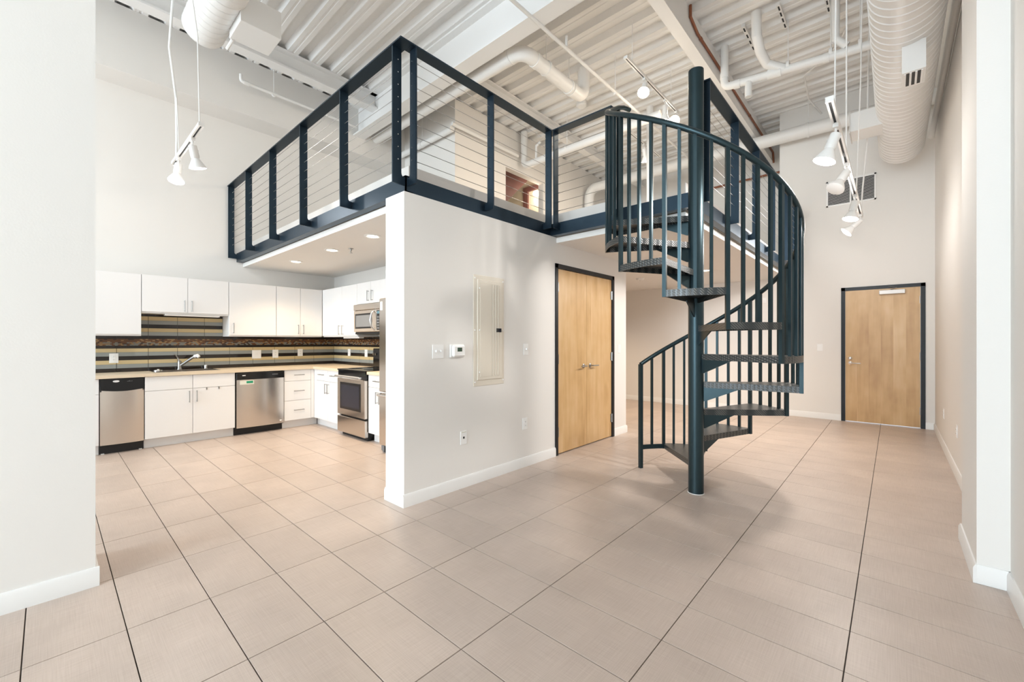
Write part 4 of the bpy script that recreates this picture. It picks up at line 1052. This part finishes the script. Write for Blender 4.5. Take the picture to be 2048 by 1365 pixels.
pipe(lab, [(-1.72, 6.25, ZD), (-1.72, 6.25, 4.80), (0.30, 6.25, 4.62)], 0.05, 0.09,
     couplings=[((-1.60, 6.25, 4.786), (-1.52, 6.25, 4.779), 0.057), ((-1.20, 6.25, 4.75), (-1.05, 6.25, 4.738), 0.062), ((-0.62, 6.25, 4.70), (-0.56, 6.25, 4.695), 0.057), ((-1.72, 6.25, 4.92), (-1.72, 6.25, 4.99), 0.057)],
     hangers=[(-0.98, 6.25, 4.83, ZD), (-0.55, 6.25, 4.79, ZD), (-0.28, 6.25, 4.77, ZD)],
     extra=[([(-1.25, 5.85, ZD), (-1.25, 5.88, 5.08), (-1.24, 6.02, 4.95), (-1.2, 6.18, 4.86), (-1.02, 6.25, 4.75)], 0.056), ([(-0.50, 6.2, ZD), (-0.50, 6.2, 4.85), (-0.40, 6.23, 4.74)], 0.042),
            ([(-1.42, 6.25, 4.76), (-1.42, 6.22, 4.66), (-1.42, 6.22, 4.54)], 0.042)])
pipe('thick white pipe crossing the top of the entry wall and dropping into the loft', [(-5.27, 8.5, LOFT), (-5.27, 8.5, 4.87), (XR, 8.5, 4.81)], 0.11, 0.24,
     hangers=[(-1.05, 8.5, 4.94, ZD)])
pipe('white drain pipe hanging in the loft behind the inner corner post', [(-5.30, 6.2, ZD), (-5.30, 6.2, 4.70), (-3.7, 6.2, 4.72), (-2.6, 6.2, 4.73)], 0.065, 0.12,
     hangers=[(-4.3, 6.2, 4.80, ZD)], extra=[([(-5.0, 6.2, 4.70), (-5.0, 6.2, 5.0), (-4.9, 6.2, 5.05)], 0.025)])
pipe('thin white sprinkler pipe along the soffit above the kitchen', [(-6.72, 1.80, 5.02), (-6.72, 1.80, 4.93), (-6.72, 3.5, 4.93)], 0.021, 0.03, hangers=[(-6.72, 2.22, 4.95, ZD)],
     couplings=[((-6.72, 1.83, 4.93), (-6.72, 1.90, 4.93), 0.029)])
pipe('white sprinkler pipe along the side of the loft room wall', [(-5.33, 4.42, 4.86), (-5.33, 6.05, 4.86)], 0.03, 0, extra=[([(-5.33, 5.5, 4.86), (-5.33, 5.5, 4.95)], 0.018)])
pipe('white sprinkler pipe along the front of the loft room wall', [(XK, 4.46, 4.80), (-5.37, 4.46, 4.80)], 0.05, 0, hangers=[(-6.2, 4.46, 4.86, ZD)])
pipe('brown copper pipe strapped along the boxed roof beam', [(-1.811, 5.2, ZD), (-1.811, 5.2, 5.22), (-1.811, 5.45, 5.15), (-1.811, 9.9, 5.15), (-1.811, 9.95, 4.95)], 0.017, 0, material='copper_pipe',
     couplings=[((-1.811, 5.55, 5.15), (-1.811, 5.59, 5.15), 0.021), ((-1.811, 8.0, 5.15), (-1.811, 8.04, 5.15), 0.021)])
pipe('brown copper pipe crossing low along the loft back wall', [(-4.5, 9.95, 4.70), (-1.56, 9.95, 4.74)], 0.022, 0, material='copper_pipe')
pipe('white pipe running high along the right wall beside the duct', [(0.415, 4.10, 4.30), (0.415, 8.1, 4.30), (0.40, 8.4, 4.2)], 0.032, 0,
     extra=[([(0.415, 4.75, 4.30), (0.345, 4.75, 4.36)], 0.03)])
pipe('thin white conduit curving down from the roof deck to the entry wall', [(-0.45, 6.9, 5.33), (-0.55, 7.2, 5.33), (-1.0, 7.7, 5.33), (-1.02, 8.3, 5.25), (-0.90, YB, 5.15)], 0.013, 0.08)
pipe('thin white conduit arching across the deck above the partition railing', [(-3.75, 4.7, 5.34), (-3.9, 5.0, 5.30), (-3.9, 5.9, 5.30), (-3.9, 5.9, 5.30)][:3], 0.014, 0.05)
b = MB(); b.lathe([(0.085, 0), (0.085, -0.07), (0.07, -0.085), (0.01, -0.086)], (-3.9, 6.05, 5.355), (0, 0, 1), 20)
solo('junction_box', b, 'pipe_white', 'round white junction box on the deck above the partition railing', 'junction box')
pipe('white vertical pipe dropping from the deck behind the stair head', [(-3.12, 7.0, ZD), (-3.12, 7.0, LOFT)], 0.06, 0)
pipe('thin white vertical pipe in the loft behind the glowing track lamps', [(-2.55, 7.6, ZD), (-2.55, 7.6, LOFT)], 0.045, 0)
# slotted steel struts on the deck above the PVC pipe
for (x, y0, y1, lab) in ((-1.42, 5.95, 6.55, 'short slotted strut on the deck beside the left PVC elbow'), (-1.02, 5.85, 6.35, 'short slotted strut on the deck over the middle PVC hanger'), (-0.58, 5.85, 6.4, 'short slotted strut on the deck over the right PVC hanger')):
    t = thing('slotted_strut', lab, 'strut', (x, (y0+y1)/2, ZD-0.03))
    b = MB(); b.box(x-0.02, x+0.02, y0, y1, ZD-0.042, ZD-0.001); b.build('channel', 'pipe_white', t)
    for i in range(4):
        yy = y0 + (y1-y0)*(i+0.5)/4
        b = MB(); b.box(x-0.008, x+0.008, yy-0.04, yy+0.04, ZD-0.0435, ZD-0.0415); b.build('slot', 'matte_black', t)

# small lamp on the inner wall of the loft room
t = thing('wall_lamp', 'small glowing lamp on the cream wall inside the loft doorway', 'lamp', (-5.78, 7.30, 4.55))
b = MB(); b.lathe([(0.05, 0), (0.05, 0.015), (0.02, 0.02), (0.02, 0.08)], (-5.78, 7.30, 4.55), (0, -1, 0), 18); b.build('base', 'plate_white', t)
b = MB(); b.lathe([(0.02, -0.03), (0.07, -0.05), (0.085, -0.02), (0.07, 0.03), (0.02, 0.05)], (-5.78, 7.18, 4.55), (0, 0, 1), 22); b.build('glass_shade', 'lamp_glow', t)
s_ = bulb('wall_lamp_light', (0, 0, 0), 5, WARM, 0.08); s_.parent = t; s_.location = Vector((0, -0.3, -0.1))
